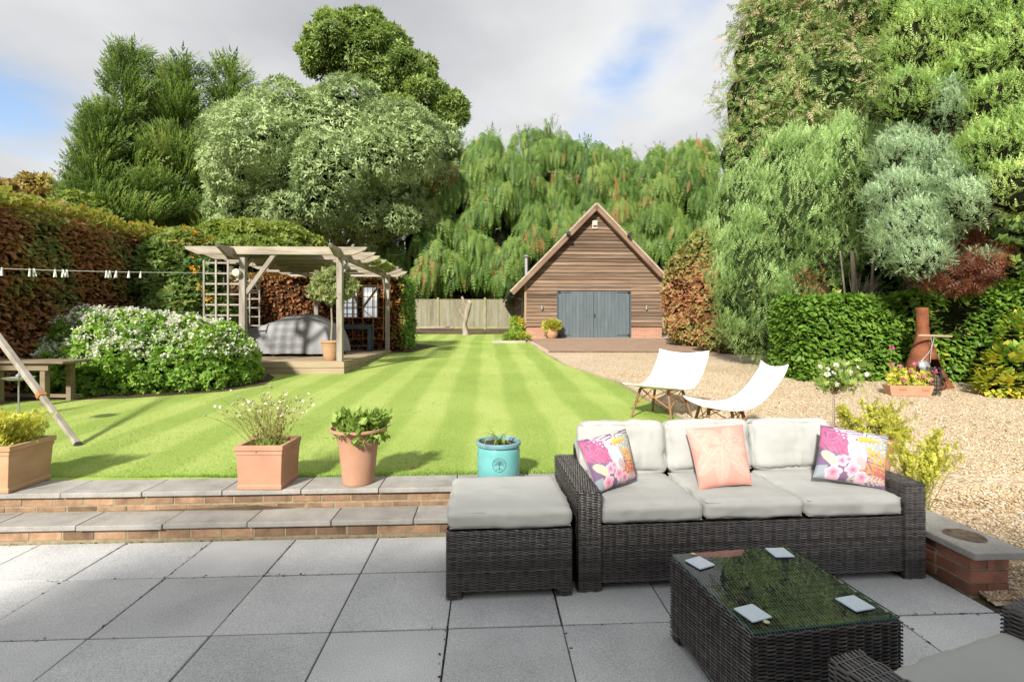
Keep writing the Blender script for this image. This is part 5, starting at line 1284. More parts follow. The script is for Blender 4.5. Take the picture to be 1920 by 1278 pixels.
# 6 pot, climber and herb beside the garage
q = Vector((xpx(1033), -.45, 0)); gp_ = pmat(ga) @ q
t = thing('planter', 'round terracotta pot of straw green grass beside the garage doors', 'planter', (gp_.x, gp_.y, gz(0, gp_.y) + .035))
mb = MB(); mb.lathe([(.16, 0), (.24, .12), (.27, .28), (.25, .38), (.27, .41), (.25, .43), (.22, .36)], 28); mb.build('pot', m_terra_pale, t, smooth=True); soil_disc(t, .22, .37)
leafy('foliage', t, [(gp_ + Vector((0, 0, .55)), (.33, .3, .2))], 420, T_SPRIG, m_herb_y, .16, (.3, .25), 'up', inner=.3)
q = pmat(ga) @ Vector((-.35, .1, 0)); t = thing('shrub', 'small light green shrub against the garage corner', 'shrub', (q.x, q.y, gz(0, q.y)))
leafy('foliage', t, [(q + Vector((0, 0, .35)), (.3, .3, .36)), (q + Vector((.1, 0, .65)), (.26, .22, .26)), (q + Vector((-.1, 0, .75)), (.2, .2, .22))], 700, T_CLUST, m_hornbeam, .12, (.75, .2))
mb = MB(); mb.tube([q + Vector((0, 0, -.02)), q + Vector((0, 0, .5))], .02, 6); mb.build('stem', m_bark, t, world=True)
q = P(968, 634, 19.8); t = thing('herb_clump', 'low round clump of green herbs at the corner of the stone path', 'plant', (q.x, q.y, gz(0, q.y) + .03))
leafy('foliage', t, [(Vector(t.location) + Vector((x, 0, .12)), (.3, .3, .18)) for x in (-.25, .0, .25)], 620, T_CLUST, m_hornbeam, .10, (.6, .2), 'up')
q = Vector((xpx(1013), -.08, .22)); q = pmat(ga) @ q
# 7 trough of pink flowers by the chiminea
q = onground(1702, 742); t = thing('planter', 'peach terracotta trough of pink geraniums in front of the chiminea', 'planter', (q.x, q.y, gravel_z(q.x, q.y)), R(-9))
mb = MB(); mb.add([(-.28, -.085, 0), (.28, -.085, 0), (.28, .085, 0), (-.28, .085, 0), (-.32, -.11, .17), (.32, -.11, .17), (.32, .11, .17), (-.32, .11, .17), (-.29, -.085, .17), (.29, -.085, .17), (.29, .085, .17), (-.29, .085, .17), (-.28, -.08, .13), (.28, -.08, .13), (.28, .08, .13), (-.28, .08, .13)],
   [(3, 2, 1, 0)] + [(i, (i + 1) % 4, 4 + (i + 1) % 4, 4 + i) for i in range(4)] + [(4 + i, 4 + (i + 1) % 4, 8 + (i + 1) % 4, 8 + i) for i in range(4)] + [(8 + i, 8 + (i + 1) % 4, 12 + (i + 1) % 4, 12 + i) for i in range(4)]); mb.build('pot', m_terra, t, bevel=.006)
mb = MB(); mb.box(-.28, .28, -.08, .08, .11, .13); mb.build('soil', m_soil, t)
for x in (-.12, .2):
    mb = MB(); mb.box(x - .05, x + .05, -.112, -.1, .10, .135); mb.build('moulding', mat_noise('terracotta_dark', [(0.3, (.36, .17, .09)), (.7, (.42, .21, .12))], scale=8), t)
def bf7(): return (random.uniform(-.27, .27), random.uniform(-.06, .06), .13)
tips, al_ = stems(t, bf7, 70, .30, .14, .003, m_herb_y); leaves_on(t, 'foliage', al_, 2, T_CLUST, m_herb_y, .05, (.45, .3))
hi = sorted(tips, key=lambda p: -p.z)
M7 = pmat(t); fl = [M7 @ Vector(v) for v in ((-.26, -.05, .50), (-.12, -.06, .47), (.09, -.05, .52), (.38, -.02, .40), (-.12, -.1, .27), (-.2, .05, .76), (.2, -.08, .33), (.08, -.09, .34), (.0, -.08, .40), (.27, -.08, .28))]
pts = [f + Vector((random.gauss(0, .017), random.gauss(0, .015), random.gauss(0, .017))) for f in fl for k in range(12)]
flowers_at(t, pts, .022, m_pinkfl, tint=(.35, .35))
mb = MB()
for f in fl: mb.tube([Vector((f.x + random.uniform(-.05, .05), f.y + .04, gravel_z(q.x, q.y) + .15)), f], .003, 4)
o = mb.build('flower_stalks', m_herb_y, t, world=True); o['kind'] = 'stuff'
# 8 standard rose
q = P(1562, 800, 4.75); gzv = gravel_z(q.x, 4.75)
t = thing('rose_bush', 'white standard rose on a thin staked stem behind the sofa', 'rose', (q.x, q.y, gzv)); top = P(1563, 738, 4.75)
mb = MB(); mb.tube([q + Vector((0, 0, gzv - q.z)), top], [.011, .009], 7); mb.build('stem', m_bark_pale, t, world=True)
mb = MB(); mb.tube([Vector((q.x + .03, q.y + .02, gzv)), top + Vector((.02, .02, -.05))], .006, 6); mb.build('stake', m_bark, t, world=True)
tw = MB(); tips = []
for k in range(26):
    e = P(random.uniform(1535, 1622), random.uniform(682, 725), 4.75 + random.uniform(-.18, .18)); mid = top.lerp(e, .5) + Vector((random.uniform(-.02, .02), 0, .0)); tw.tube([top - Vector((0, 0, .01)), mid, e], [.0035, .0025, .0012], 5); tips += [(e, (e - top).normalized()), (mid, (e - top).normalized()), (mid.lerp(e, .5), (e - top).normalized())]
o = tw.build('twigs', m_legwood, t, world=True); o['kind'] = 'stuff'
leaves_on(t, 'leaves', tips, 5, T_SPRIG, m_herb, .055, (.45, .25), jit=.03)
pts = [P(x, y_, 4.65) for x, y_ in ((1538, 688), (1552, 692), (1569, 685), (1575, 694), (1595, 698), (1563, 700), (1578, 712), (1568, 720), (1608, 690), (1585, 684), (1624, 702), (1551, 700))]
flowers_at(t, [p + Vector((random.gauss(0, .006), random.gauss(0, .006), random.gauss(0, .006))) for p in pts for k in range(5)], .024, m_flower)
# 9 yellow green euphorbia in a pot behind the sofa
q = Vector((3.05, 4.25, .0)); q.z = gravel_z(q.x, q.y)
t = thing('planter', 'terracotta pot of feathery yellow green shrub behind the sofa arm', 'planter', q)
mb = MB(); mb.lathe([(.15, 0), (.19, .25), (.21, .30), (.225, .305), (.225, .335), (.20, .335), (.19, .29)], 30); mb.build('pot', m_terra, t, smooth=True); soil_disc(t, .19, .30)
def bush_pts(lst):
    return [(P(px, py, d), r_) for px, py, d, r_ in lst]
def tuft_plant(t, base, targets, n_per, mat, size, tint):
    tw = MB(); pts = []
    for (e, r_) in targets:
        for k in range(n_per):
            ee = e + Vector((random.gauss(0, r_), random.gauss(0, r_), random.gauss(0, r_))); b = Vector(base) + Vector((random.uniform(-.05, .05), random.uniform(-.05, .05), 0)); mid = b.lerp(ee, .55) + Vector((0, 0, .03))
            tw.tube([b, mid, ee], [.003, .0025, .0015], 4, cap=False); d = (ee - mid).normalized()
            pts += [(mid.lerp(ee, s_), d) for s_ in (.25, .45, .6, .75, .88, 1.0)]
    o = tw.build('stems', mat, t, world=True); o['kind'] = 'stuff'; o.data.attributes.new('tint', 'FLOAT', 'POINT')
    leaves_on(t, 'foliage', pts, 4, T_SPRIG, mat, size, tint, up=.5, jit=.012)
tuft_plant(t, q + Vector((0, 0, .3)), bush_pts([(1640, 770, 4.2, .045), (1600, 795, 4.2, .04), (1680, 785, 4.2, .05), (1620, 830, 4.1, .05), (1670, 830, 4.1, .06), (1700, 815, 4.2, .04), (1580, 775, 4.3, .03), (1655, 800, 4.1, .05)]), 11, m_herb_y, .034, (.42, .25))
q2 = Vector((2.98, 3.62, 0)); q2.z = gravel_z(q2.x, q2.y)
t = thing('shrub', 'feathery yellow green shrub growing in the gravel beside the sofa arm', 'shrub', q2)
tuft_plant(t, q2, bush_pts([(1700, 860, 3.6, .05), (1735, 840, 3.6, .05), (1755, 815, 3.6, .03), (1765, 850, 3.6, .04), (1725, 875, 3.6, .04), (1690, 830, 3.65, .04), (1745, 870, 3.6, .04)]), 10, m_herb_y, .030, (.5, .25))

# ================================================================== chiminea group
q = onground(1731, 727); cz = gravel_z(q.x, q.y)
ch = thing('chiminea', 'rusty steel chiminea with a tall flue in front of the hedge', 'chiminea', (q.x, q.y, cz), R(8))
s = 8.75 / F
Hc = 148 * s
# front half cone with an arched opening, flue above; wedge-shaped side skirts
nseg = 40; V = []; Fq = []; lev = 22
def crad(z): # radius of the body against height (0..1 of full height)
    return float(np.interp(z, [0, .30, .55, .66, .72, 1.0], [.30, .235, .14, .10, .092, .09]))
for j in range(lev + 1):
    z = j / lev
    for k in range(nseg):
        a = 2 * math.pi * k / nseg; V.append((crad(z) * math.cos(a) - .05 * max(0, z - .5), crad(z) * math.sin(a), z * Hc))
for j in range(lev):
    for k in range(nseg):
        a = 2 * math.pi * (k + .5) / nseg; z = (j + .5) / lev
        da = (a - 1.5 * math.pi)
        if z < .36 and abs(da) < .95 * math.sqrt(max(0, 1 - ((max(z, .16) - .16) / .2) ** 2)) and z > .06: continue
        Fq.append((j * nseg + k, j * nseg + (k + 1) % nseg, (j + 1) * nseg + (k + 1) % nseg, (j + 1) * nseg + k))
o = np_mesh('body', np.array(V), np.array(Fq), m_rust, ch, world=False, smooth=True); sm = o.modifiers.new('solid', 'SOLIDIFY'); sm.thickness = .008
mb = MB(); mb.tube([(.115 * math.cos(a) - .0, .115 * math.sin(a), .655 * Hc) for a in [k / 24 * 6.2832 for k in range(25)]], .007, 6, cap=False); mb.build('collar', m_rust, ch, smooth=True)
mb = MB(); mb.prism([(.16, -.02), (.44, -.02), (.44, .0), (.16, .0)], 0, .01); mb.add([(.20, -.12, .62 * .6), (.22, -.12, .62 * .6), (.46, -.16, 0), (.30, -.16, 0), (.20, -.10, .62 * .6), (.22, -.10, .62 * .6), (.46, -.14, 0), (.30, -.14, 0)], [(0, 3, 2, 1), (4, 5, 6, 7), (0, 1, 5, 4), (1, 2, 6, 5), (2, 3, 7, 6), (3, 0, 4, 7)]); o = mb.build('side_fin', m_rust, ch); o['kind'] = 'stuff'
mb = MB(); mb.box(-.25, .25, -.22, .2, .18, .195); mb.build('grate', m_black, ch)
# wooden handled roasting pan hung on the flue
rp_ = thing('roasting_pan', 'long wooden handled wire roasting pan hooked on the chiminea', 'pan', P(1735, 690, 8.38))
mb = MB(); mb.tube([P(1722, 629, 8.4), P(1784, 630.5, 8.4)], .022, 8); mb.build('handle', m_deck, rp_, world=True, smooth=True)
mb = MB(); mb.tube([P(1744, 630, 8.4), P(1748, 645, 8.4), P(1742, 660, 8.4), P(1727, 678, 8.4)], .006, 6); mb.tube([P(1752, 631, 8.4), P(1746, 655, 8.4), P(1744, 680, 8.4)], .006, 6); mb.build('wire_hanger', m_steel, rp_, world=True)
mb = MB(); M = Matrix.Translation(P(1734, 685, 8.4)) @ Matrix.Rotation(R(72), 4, 'X'); mb.lathe([(.06, .03), (.095, .0), (.10, -.01), (.09, -.005), (.055, .022)], 20, (0, 0, 0), M); mb.build('pan', m_steel, rp_, world=True, smooth=True)
# dark wire basket standing by the trough
q = onground(1750, 741); wb = thing('wire_basket', 'dark round wire basket leaning beside the geranium trough', 'basket', (q.x, q.y, gravel_z(q.x, q.y)))
for k in range(7):
    z = .04 + k * .065; r_ = .085 + .03 * math.sin(k / 6 * math.pi); mb = MB(); mb.tube([(r_ * math.cos(a), r_ * math.sin(a), z) for a in [j / 18 * 6.2832 for j in range(19)]], .005, 5, cap=False); mb.build('hoop', m_black, wb)
for k in range(10):
    a = k / 10 * 6.2832; mb = MB(); mb.tube([((.085 + .03 * math.sin(j / 6 * math.pi)) * math.cos(a), (.085 + .03 * math.sin(j / 6 * math.pi)) * math.sin(a), .0 + j * .075) for j in range(7)], .004, 4); mb.build('upright', m_black, wb)
mb = MB(); mb.lathe([(.05, .02), (.085, .1), (.09, .26), (.06, .32)], 10); mb.build('kindling', m_bark, wb)

# ================================================================== left garden: prop, line, table, bird bath
foot = onground(148, 834); topp = Vector((-6.87, 5.87, 2.47)); foot.z = gz(0, foot.y) - .01
mb = MB(); mb.beam(foot, foot.lerp(topp, .24), .05, .045); 
lp_ = thing('clothes_prop', 'pale wooden clothes line prop pole slanting from the lawn', 'pole', foot)
mb.build('lower_pole', m_post, lp_, world=True, bevel=.008)
mb = MB(); mb.beam(foot.lerp(topp, .235), topp, .062, .055); mb.build('upper_pole', m_post, lp_, world=True, bevel=.01)
mb = MB(); mb.beam(foot.lerp(topp, .228), foot.lerp(topp, .242), .068, .062); mb.build('ferrule', m_copper, lp_, world=True)
mb = MB(); mb.beam(foot - (topp - foot).normalized() * .005, foot.lerp(topp, .012), .054, .05); mb.build('foot_cap', m_black, lp_, world=True)
L0 = pmat(pg) @ Vector((-2.25, .0, 1.87)); L1 = P(0, 497, 6.5); ext = L1 + (L1 - L0) * .55
pts = []
for k in range(25):
    s_ = k / 24; p = L0.lerp(ext, s_); p.z -= .10 * math.sin(s_ / 1.0 * math.pi) * .5; pts.append(p)
mb = MB(); mb.tube(pts, .0045, 5); ln = mb.build('clothes_line', m_white, None); tag(ln, 'white clothes line stretched from the pergola post', 'clothes line')
# anchor post for the line, out of view on the left
mb = MB(); e = pts[-1]; mb.box(e.x - .05, e.x + .05, e.y - .05, e.y + .05, gz(0, e.y) - .02, e.z + .15); o = mb.build('line_post', m_post, None, bevel=.008); tag(o, 'wooden post holding the far end of the clothes line', 'post')
pk = MB(); pk.add([(-.006, -.004, .012), (.006, -.004, .012), (.014, -.004, -.07), (.004, -.004, -.07), (-.006, .004, .012), (.006, .004, .012), (.014, .004, -.07), (.004, .004, -.07)], [(0, 3, 2, 1), (4, 5, 6, 7), (0, 1, 5, 4), (1, 2, 6, 5), (2, 3, 7, 6), (3, 0, 4, 7)])
pk.add([(-.004, -.0045, .010), (.004, -.0045, .010), (-.008, -.0045, -.07), (-.022, -.0045, -.07), (-.004, .0045, .010), (.004, .0045, .010), (-.008, .0045, -.07), (-.022, .0045, -.07)], [(0, 1, 2, 3), (7, 6, 5, 4), (4, 5, 1, 0), (5, 6, 2, 1), (6, 7, 3, 2), (7, 4, 0, 3)])
peg_me = pk.mesh('clothes_peg')
for px in (8, 53, 64, 105, 121, 127, 200, 206, 220, 240, 262):
    best = min(((abs(CX + (a.lerp(b, t_)).x / (a.lerp(b, t_)).y * F - px), a.lerp(b, t_)) for a, b in zip(pts, pts[1:]) for t_ in (0, .2, .4, .6, .8)), key=lambda z_: z_[0])[1]
    o = link('clothes_peg', peg_me, m_white); o.location = best; o.scale = (1.35, 1.35, 1.35); o.rotation_euler = (0, random.uniform(-.15, .15), random.uniform(-.4, .4)); tag(o, 'white plastic clothes peg clipped on the clothes line', 'peg', 'pegs on the clothes line')
tx, ty = onground(92, 757).x, onground(92, 757).y; tzb = gz(0, ty)
tt = thing('garden_table', 'old weathered wooden garden table beside the white flowering shrub', 'table', (tx, ty, tzb), R(-4))
mb = MB(); mb.box(-1.5, .38, -.16, .02, .60, .635); mb.build('plank', m_table_old, tt, bevel=.006)
mb = MB(); mb.box(-1.5, .36, .03, .21, .602, .636); mb.build('plank', m_table_old, tt, bevel=.006)
mb = MB(); mb.box(-1.5, .30, .22, .40, .60, .634); mb.build('plank', m_table_old, tt, bevel=.006)
mb = MB(); mb.box(-1.4, .1, -.11, -.08, .5, .60); mb.build('rail', m_table_old, tt)
for x, y_ in ((0, -.06), (-.72, -.06), (-1.4, -.06), (0, .33), (-1.4, .33)):
    mb = MB(); mb.box(x - .04, x + .04, y_ - .04, y_ + .04, -.03, .5 if y_ < 0 else .6); mb.build('leg', m_table_old, tt, bevel=.006)
mb = MB(); mb.box(-1.36, -.04, .30, .34, .05, .10); mb.build('stretcher', m_table_old, tt)
q = P(35, 710, 5.7); bb = thing('bird_bath', 'grey metal bird bath dish with a finial on a thin stake', 'bird bath', (q.x, q.y, gz(0, 5.7)))
h_ = q.z - gz(0, 5.7)
mb = MB(); mb.tube([(0, 0, -.02), (0, 0, h_)], .008, 7); mb.build('stake', m_steel, bb)
mb = MB(); mb.lathe([(.02, h_ - .02), (.09, h_ - .012), (.14, h_ + .012), (.145, h_ + .018), (.135, h_ + .014), (.08, h_ - .004), (.0, h_ - .008)], 28); mb.build('dish', m_steel, bb, smooth=True)
mb = MB(); mb.lathe([(.012, h_ - .01), (.014, h_ + .02), (.028, h_ + .028), (.026, h_ + .045), (.008, h_ + .06), (.002, h_ + .075)], 14, (-.0, 0, 0)); mb.build('finial', m_steel, bb, smooth=True)
# pruned stump on the lawn
sb = onground(873, 628); sb.z = gz(0, sb.y)
t = thing('tree_stump', 'pollarded bare tree stump with two cut limbs on the lawn', 'stump', sb)
s = sb.y / F
def sp(px, py): return sb + Vector(((px - 873) * s, 0, (628 - py) * s))
mb = MB(); mb.tube([sb - Vector((0, 0, .05)), sp(873, 622), sp(871, 610), sp(873, 598), sp(876, 585), sp(879, 572), sp(881, 567)], [.19, .15, .125, .12, .125, .13, .12], 12); mb.build('trunk', m_bark_pale, t, world=True, smooth=True)
mb = MB(); mb.tube([sp(877, 578), sp(872, 570), sp(866, 556)], [.10, .075, .05], 9); mb.build('limb', m_bark_pale, t, world=True, smooth=True)
mb = MB(); mb.tube([sp(873, 600), sp(868, 592), sp(861, 580)], [.10, .09, .075], 9); mb.build('limb', m_bark_pale, t, world=True, smooth=True)
mb = MB(); mb.tube([sp(880, 568), sp(883, 566)], [.13, .115], 10); mb.build('cut_face', m_verge, t, world=True)
q = P(815, 612, 29.2); lg = thing('log', 'cut pale log lying at the foot of the fence', 'log', (q.x, q.y, gz(0, 29)))
mb = MB(); mb.tube([(-.9, 0, .1), (0, .05, .11), (1.1, 0, .10)], [.09, .10, .08], 9); mb.build('log_trunk', m_bark_pale, lg, smooth=True); mb = MB(); mb.tube([(.3, .0, .13), (.9, -.1, .22)], [.05, .03], 7); mb.build('branch', m_bark_pale, lg, smooth=True)

# ================================================================== hedges, shrubs and trees
def px_clumps(lst, ysq=1.0):
    """(px, py, d, radius in px[, vertical radius px]) -> world clumps."""
    out = []
    for c in lst:
        r_ = c[3] * c[2] / F; rv_ = (c[4] if len(c) > 4 else c[3]) * c[2] / F; out.append((P(c[0], c[1], c[2]), (r_, r_ * ysq, rv_)))
    return out
def fan(clumps, n, fr, seed, **k):
    out = []
    for i, (c, r_) in enumerate(clumps): out += subclumps(c, r_, n, fr, seed + i, **k)
    return out
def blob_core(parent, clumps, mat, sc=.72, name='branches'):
    """rough solid core so a crown is not see-through; dark tones stand for shade."""
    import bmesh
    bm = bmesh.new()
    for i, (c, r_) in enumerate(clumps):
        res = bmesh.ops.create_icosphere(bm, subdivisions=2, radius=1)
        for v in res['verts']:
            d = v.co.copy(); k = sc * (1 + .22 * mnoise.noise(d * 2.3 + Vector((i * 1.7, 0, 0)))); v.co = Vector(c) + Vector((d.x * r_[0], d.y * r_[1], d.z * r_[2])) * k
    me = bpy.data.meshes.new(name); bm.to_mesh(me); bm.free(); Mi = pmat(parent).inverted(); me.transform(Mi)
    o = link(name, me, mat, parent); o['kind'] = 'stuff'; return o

# --- left beech hedge running along the garden
def tint_left(wp, lp):
    nz = smooth_noise(wp, .9); nz2 = smooth_noise(wp + 30, 2.2)
    far = np.clip((wp[:, 1] - 7.5) / 4.5, 0, 1)
    t = .50 + nz * .5 + nz2 * .34 + far * .22 + RNG.normal(0, .13, len(wp)); return t
hl = thing('hedge', 'tall copper brown beech hedge behind the clothes line', 'hedge', (-8.35, 4.4, gz(0, 6)), 0)
mb = MB(); HL = 9.4; V = []
zt0 = 3.12
for y0, y1 in ((4.4, 13.8),):
    mb.add([(-8.5, y0, gz(0, y0) - .1), (-8.5, y1, gz(0, y1) - .1), (-8.5, y1, gz(0, y1) + zt0 - .25), (-8.5, y0, gz(0, y0) + zt0 - .15), (-10, y0, gz(0, y0) - .1), (-10, y1, gz(0, y1) - .1), (-10, y1, gz(0, y1) + zt0 - .25), (-10, y0, gz(0, y0) + zt0 - .15)],
           [(0, 1, 2, 3), (7, 6, 5, 4), (3, 2, 6, 7), (0, 3, 7, 4), (1, 5, 6, 2)])
mb.build('branches', m_twig_brown, hl, world=True)
n = 24000; a = RNG.random(n) ** 1.15; yv = 4.9 + a * 8.8; hv = RNG.random(n)
bul = np.array([mnoise.noise(Vector((y * .8, h * 2.6, 3.3))) for y, h in zip(yv, hv)]) * .22
ht = zt0 - .1 * (yv - 8) / 4
wp = np.stack([-8.42 + bul - RNG.random(n) ** 2 * .2 + .10 * (1 - hv), yv, gz(0, 0) * 0 + .124 + .0405 * yv + hv * ht], 1)
rv = rdir(n); scatter('leaves', T_LEAF, wp, rv * .7 + np.array([.35, 0, -.3]), np.array([.8, -.2, .4]) + rv * .6, RNG.uniform(.07, .14, n), tint_left(wp, None), m_hedge_l, hl)
n = 6500; yv = 4.9 + RNG.random(n) * 9; xo = -8.45 - RNG.random(n) ** 1.5 * 1.2; wp = np.stack([xo, yv, .124 + .0405 * yv + zt0 - .1 * (yv - 8) / 4 + RNG.random(n) ** 2 * .28 + .1 * smooth_noise(np.stack([xo, yv, yv * 0], 1), 1.5)], 1)
rv = rdir(n); scatter('top_shoots', T_LEAF, wp, rv * .6 + np.array([.1, 0, .5]), np.array([.4, -.3, .6]) + rv * .6, RNG.uniform(.07, .15, n), .45 + RNG.normal(0, .25, n), m_hedge_top, hl)
# bare twigs on the face
tw = MB()
for k in range(330):
    y = random.uniform(5.5, 11.5); h = random.uniform(.4, 3.0); b = Vector((-8.42, y, gz(0, y) + h)); e = b + Vector((random.uniform(.05, .3), random.uniform(-.35, .35), random.uniform(-.25, .2))); tw.tube([b, b.lerp(e, .5) + Vector((.03, 0, .03)), e], [.006, .004, .002], 4, cap=False)
o = tw.build('twigs', m_twig_brown, hl, world=True); o['kind'] = 'stuff'
# --- climber at the end of the hedge by the pergola
cl = px_clumps([(315, 520, 11.6, 55, 75), (350, 470, 11.8, 45, 40), (335, 590, 11.2, 50, 55), (370, 545, 11.5, 40, 60), (290, 480, 11.9, 40, 35), (395, 590, 11.6, 40, 45)])
t = thing('climber', 'green honeysuckle climber with orange leaves beside the pergola trellis', 'climber', (P(345, 600, 11.5).x, 11.5, gz(0, 11.5)))
blob_core(t, cl, m_dark, .75)
leafy('foliage', t, cl, 5200, T_CLUST, m_climber, .14, (.42, .16), 'out', clump_tint=.1)
oc = px_clumps([(367, 505, 10.75, 7), (363, 530, 10.75, 9), (377, 538, 10.7, 8), (388, 552, 10.7, 7), (395, 560, 10.7, 5)])
leafy('autumn_leaves', t, oc, 90, T_LEAF, m_climber, .075, (.93, .06), 'out', inner=.1)
cl = px_clumps([(470, 440, 16.5, 50, 26), (420, 445, 16.5, 45, 28), (530, 445, 17, 45, 26), (380, 455, 16, 40, 22), (580, 460, 17.5, 30, 18), (480, 470, 16.5, 90, 22)])
t = thing('shrub', 'yellow green shrub rising behind the pergola roof', 'shrub', (P(470, 600, 16.5).x, 16.5, gz(0, 16.5)))
for c, r_ in cl[:3]: trunk(t, [Vector((c.x, c.y, gz(0, 16))), c], [.06, .02], m_bark, 'stem', 6)
leafy('foliage', t, cl, 4200, T_CLUST, m_yellow, .17, (.5, .22), 'out', inner=.4)
# --- hedge behind the pergola
def tint_back(wp, lp):
    nz = smooth_noise(wp, 1.1); t = .30 + nz * .25 + RNG.normal(0, .14, len(wp)); right = np.clip((lp[:, 0] - 4.9) / .5, 0, 1); top = np.clip((lp[:, 2] - 1.9) / .5, 0, 1)
    return t + right * .45 + top * .35
hedge_box('hedge', 'copper and green beech hedge closing the back of the pergola', (-8.75, 15.35, gz(0, 15.4)), ang, 5.35, 1.5, 0, 2.42, m_hedge_l, 11500, .12, tint_back, core=m_twig_brown)
# ivy on its end
n = 1900; q = pmat(bpy.data.objects['hedge.001']) @ Vector((5.3, 0, 0)) if 'hedge.001' in bpy.data.objects else Vector((-3.4, 15.5, .75))
t = thing('ivy', 'bright green ivy covering the lawn end of the pergola hedge', 'ivy', (q.x, q.y, gz(0, q.y)))
wp = np.stack([q.x + RNG.normal(.06, .05, n), q.y + RNG.random(n) * 1.5, gz(0, q.y) + .1 + RNG.random(n) * 2.25], 1); rv = rdir(n)
scatter('foliage', T_LEAF, wp, rv * .6 + np.array([.2, -.3, -.4]), np.array([.8, -.5, .3]) + rv * .5, RNG.uniform(.09, .16, n), RNG.uniform(.1, 1, n), m_ivy, t)
# --- white flowering shrub
t = thing('shrub', 'large rounded green shrub covered with white flowers', 'shrub', (P(275, 720, 8.9).x, 8.9, gz(0, 8.9)))
base = [(P(300, 668, 9.0), (1.55, 1.15, .82)), (P(205, 690, 8.8), (1.0, .85, .60)), (P(400, 675, 9.2), (.75, .85, .70)), (P(250, 640, 9.3), (1.3, 1.0, .66))]
cl = base + fan(base, 20, .24, 40, zmin=-.4)
base = [(c - Vector((0, 0, .1)), (r_[0] * .97, r_[1], r_[2] * .96)) for c, r_ in base]; cl = base + fan(base, 20, .22, 40, zmin=-.4)
blob_core(t, base, m_dark, .88)
leafy('foliage', t, cl, 15500, T_CLUST, m_choisya, .085, (.48, .2), 'out', inner=.8, clump_tint=.12, cull=.85)
pos, d, idx = clump_points(cl, 9000, .97, .1, .9); w = (d[:, 2] > .0) & (pos[:, 2] > 1.0); pos = pos[w]
nzf = smooth_noise(pos, 1.6); pos = pos[(nzf > -.05) | (RNG.random(len(pos)) < .3)][:950]
fp = np.repeat(pos, 5, 0) + RNG.normal(0, .028, (len(pos) * 5, 3)) + np.array([0, -.03, .04]); m = len(fp)
scatter('flowers', T_CLUST, fp, rdir(m), rdir(m) * .5 + np.array([0, -.3, .8]), RNG.uniform(.022, .036, m), RNG.uniform(.2, 1, m), m_flower, t, 'stuff')

# --- hedge at the right of the garage, brown and green
def tint_r(wp, lp): return .42 + .34 * smooth_noise(wp, .7) + RNG.normal(0, .16, len(wp)) + np.clip((.8 - lp[:, 2]) * .35, 0, .4)
hedge_box('hedge', 'russet and green clipped hedge beside the garage', (5.45, 16.2, gz(0, 16.2)), R(66), 6.6, 2.0, 0, 3.15, m_mixhedge, 13500, .135, tint_r, core=m_twig_brown, faces=('front', 'top', 'left', 'right'), T=T_LEAF) if False else None
cl = px_clumps([(1290, 560, 18.5, 45, 80), (1345, 560, 16.0, 45, 85), (1310, 500, 18.0, 50, 45), (1360, 500, 16.0, 45, 50), (1300, 615, 17.5, 48, 30), (1350, 625, 15.2, 45, 32), (1330, 460, 17.5, 40, 30), (1275, 530, 19.5, 28, 50)])
t = thing('hedge', 'russet and green clipped hedge beside the garage', 'hedge', (P(1320, 640, 17).x, 17, gz(0, 17)))
blob_core(t, cl, m_twig_brown, .85)
pos, d, idx = clump_points(cl, 7000, .82, .15, .85); m = len(pos); rv = rdir(m)
mid_ = np.exp(-(((pos[:, 2] - 2.4) / 1.0) ** 2)); tn = .78 - .5 * mid_ + .25 * smooth_noise(pos, .9) + RNG.normal(0, .15, m)
scatter('leaves', T_CLUST, pos, d * .5 + rv * .7, d + rv * .5 + np.array([0, 0, .4]), RNG.uniform(.10, .20, m), tn, m_mixhedge, t)

# --- right clipped hornbeam hedges
def tint_h(wp, lp): return .45 + .12 * smooth_noise(wp, 1.5) + RNG.normal(0, .14, len(wp))
def tint_h2(wp, lp): return .50 + .2 * smooth_noise(wp, 1.2) + RNG.normal(0, .2, len(wp))
hedge_box('hedge', 'neatly clipped green hornbeam hedge between the feathery conifer and the chiminea', (5.50, 9.35, gz(0, 9.3)), R(2), 2.05, 1.1, 0, 1.62, m_hornbeam, 7800, .115, tint_h, bulge=.08)
hedge_box('hedge', 'looser green hornbeam hedge beyond the chiminea, under the hanging golden cypress', (7.50, 9.25, gz(0, 9.2)), R(-8), 4.6, 1.2, 0, 1.72, m_hornbeam, 11500, .12, tint_h2, bulge=.25, faces=('front', 'top', 'right'))
cl = px_clumps([(1900, 690, 8.0, 45, 40), (1930, 640, 8.2, 45, 50), (1880, 720, 7.9, 40, 22)]); t = thing('shrub', 'yellow tipped shrub spilling over the gravel at the end of the hedge', 'shrub', (P(1905, 725, 8).x, 8, gz(0, 8)))
blob_core(t, cl, m_dark, .8); leafy('foliage', t, cl, 1700, T_LEAF, m_hornbeam, .13, (.72, .22), 'flat', inner=.6)
# small shrub at the fence foot
cl = px_clumps([(762, 607, 25, 18, 13), (745, 610, 24, 14, 12)]); t = thing('shrub', 'small dark green shrub at the end of the fence', 'shrub', (P(760, 618, 25).x, 25, gz(0, 25)))
leafy('foliage', t, cl, 700, T_CLUST, m_hornbeam, .16, (.4, .2), 'out', inner=.3)

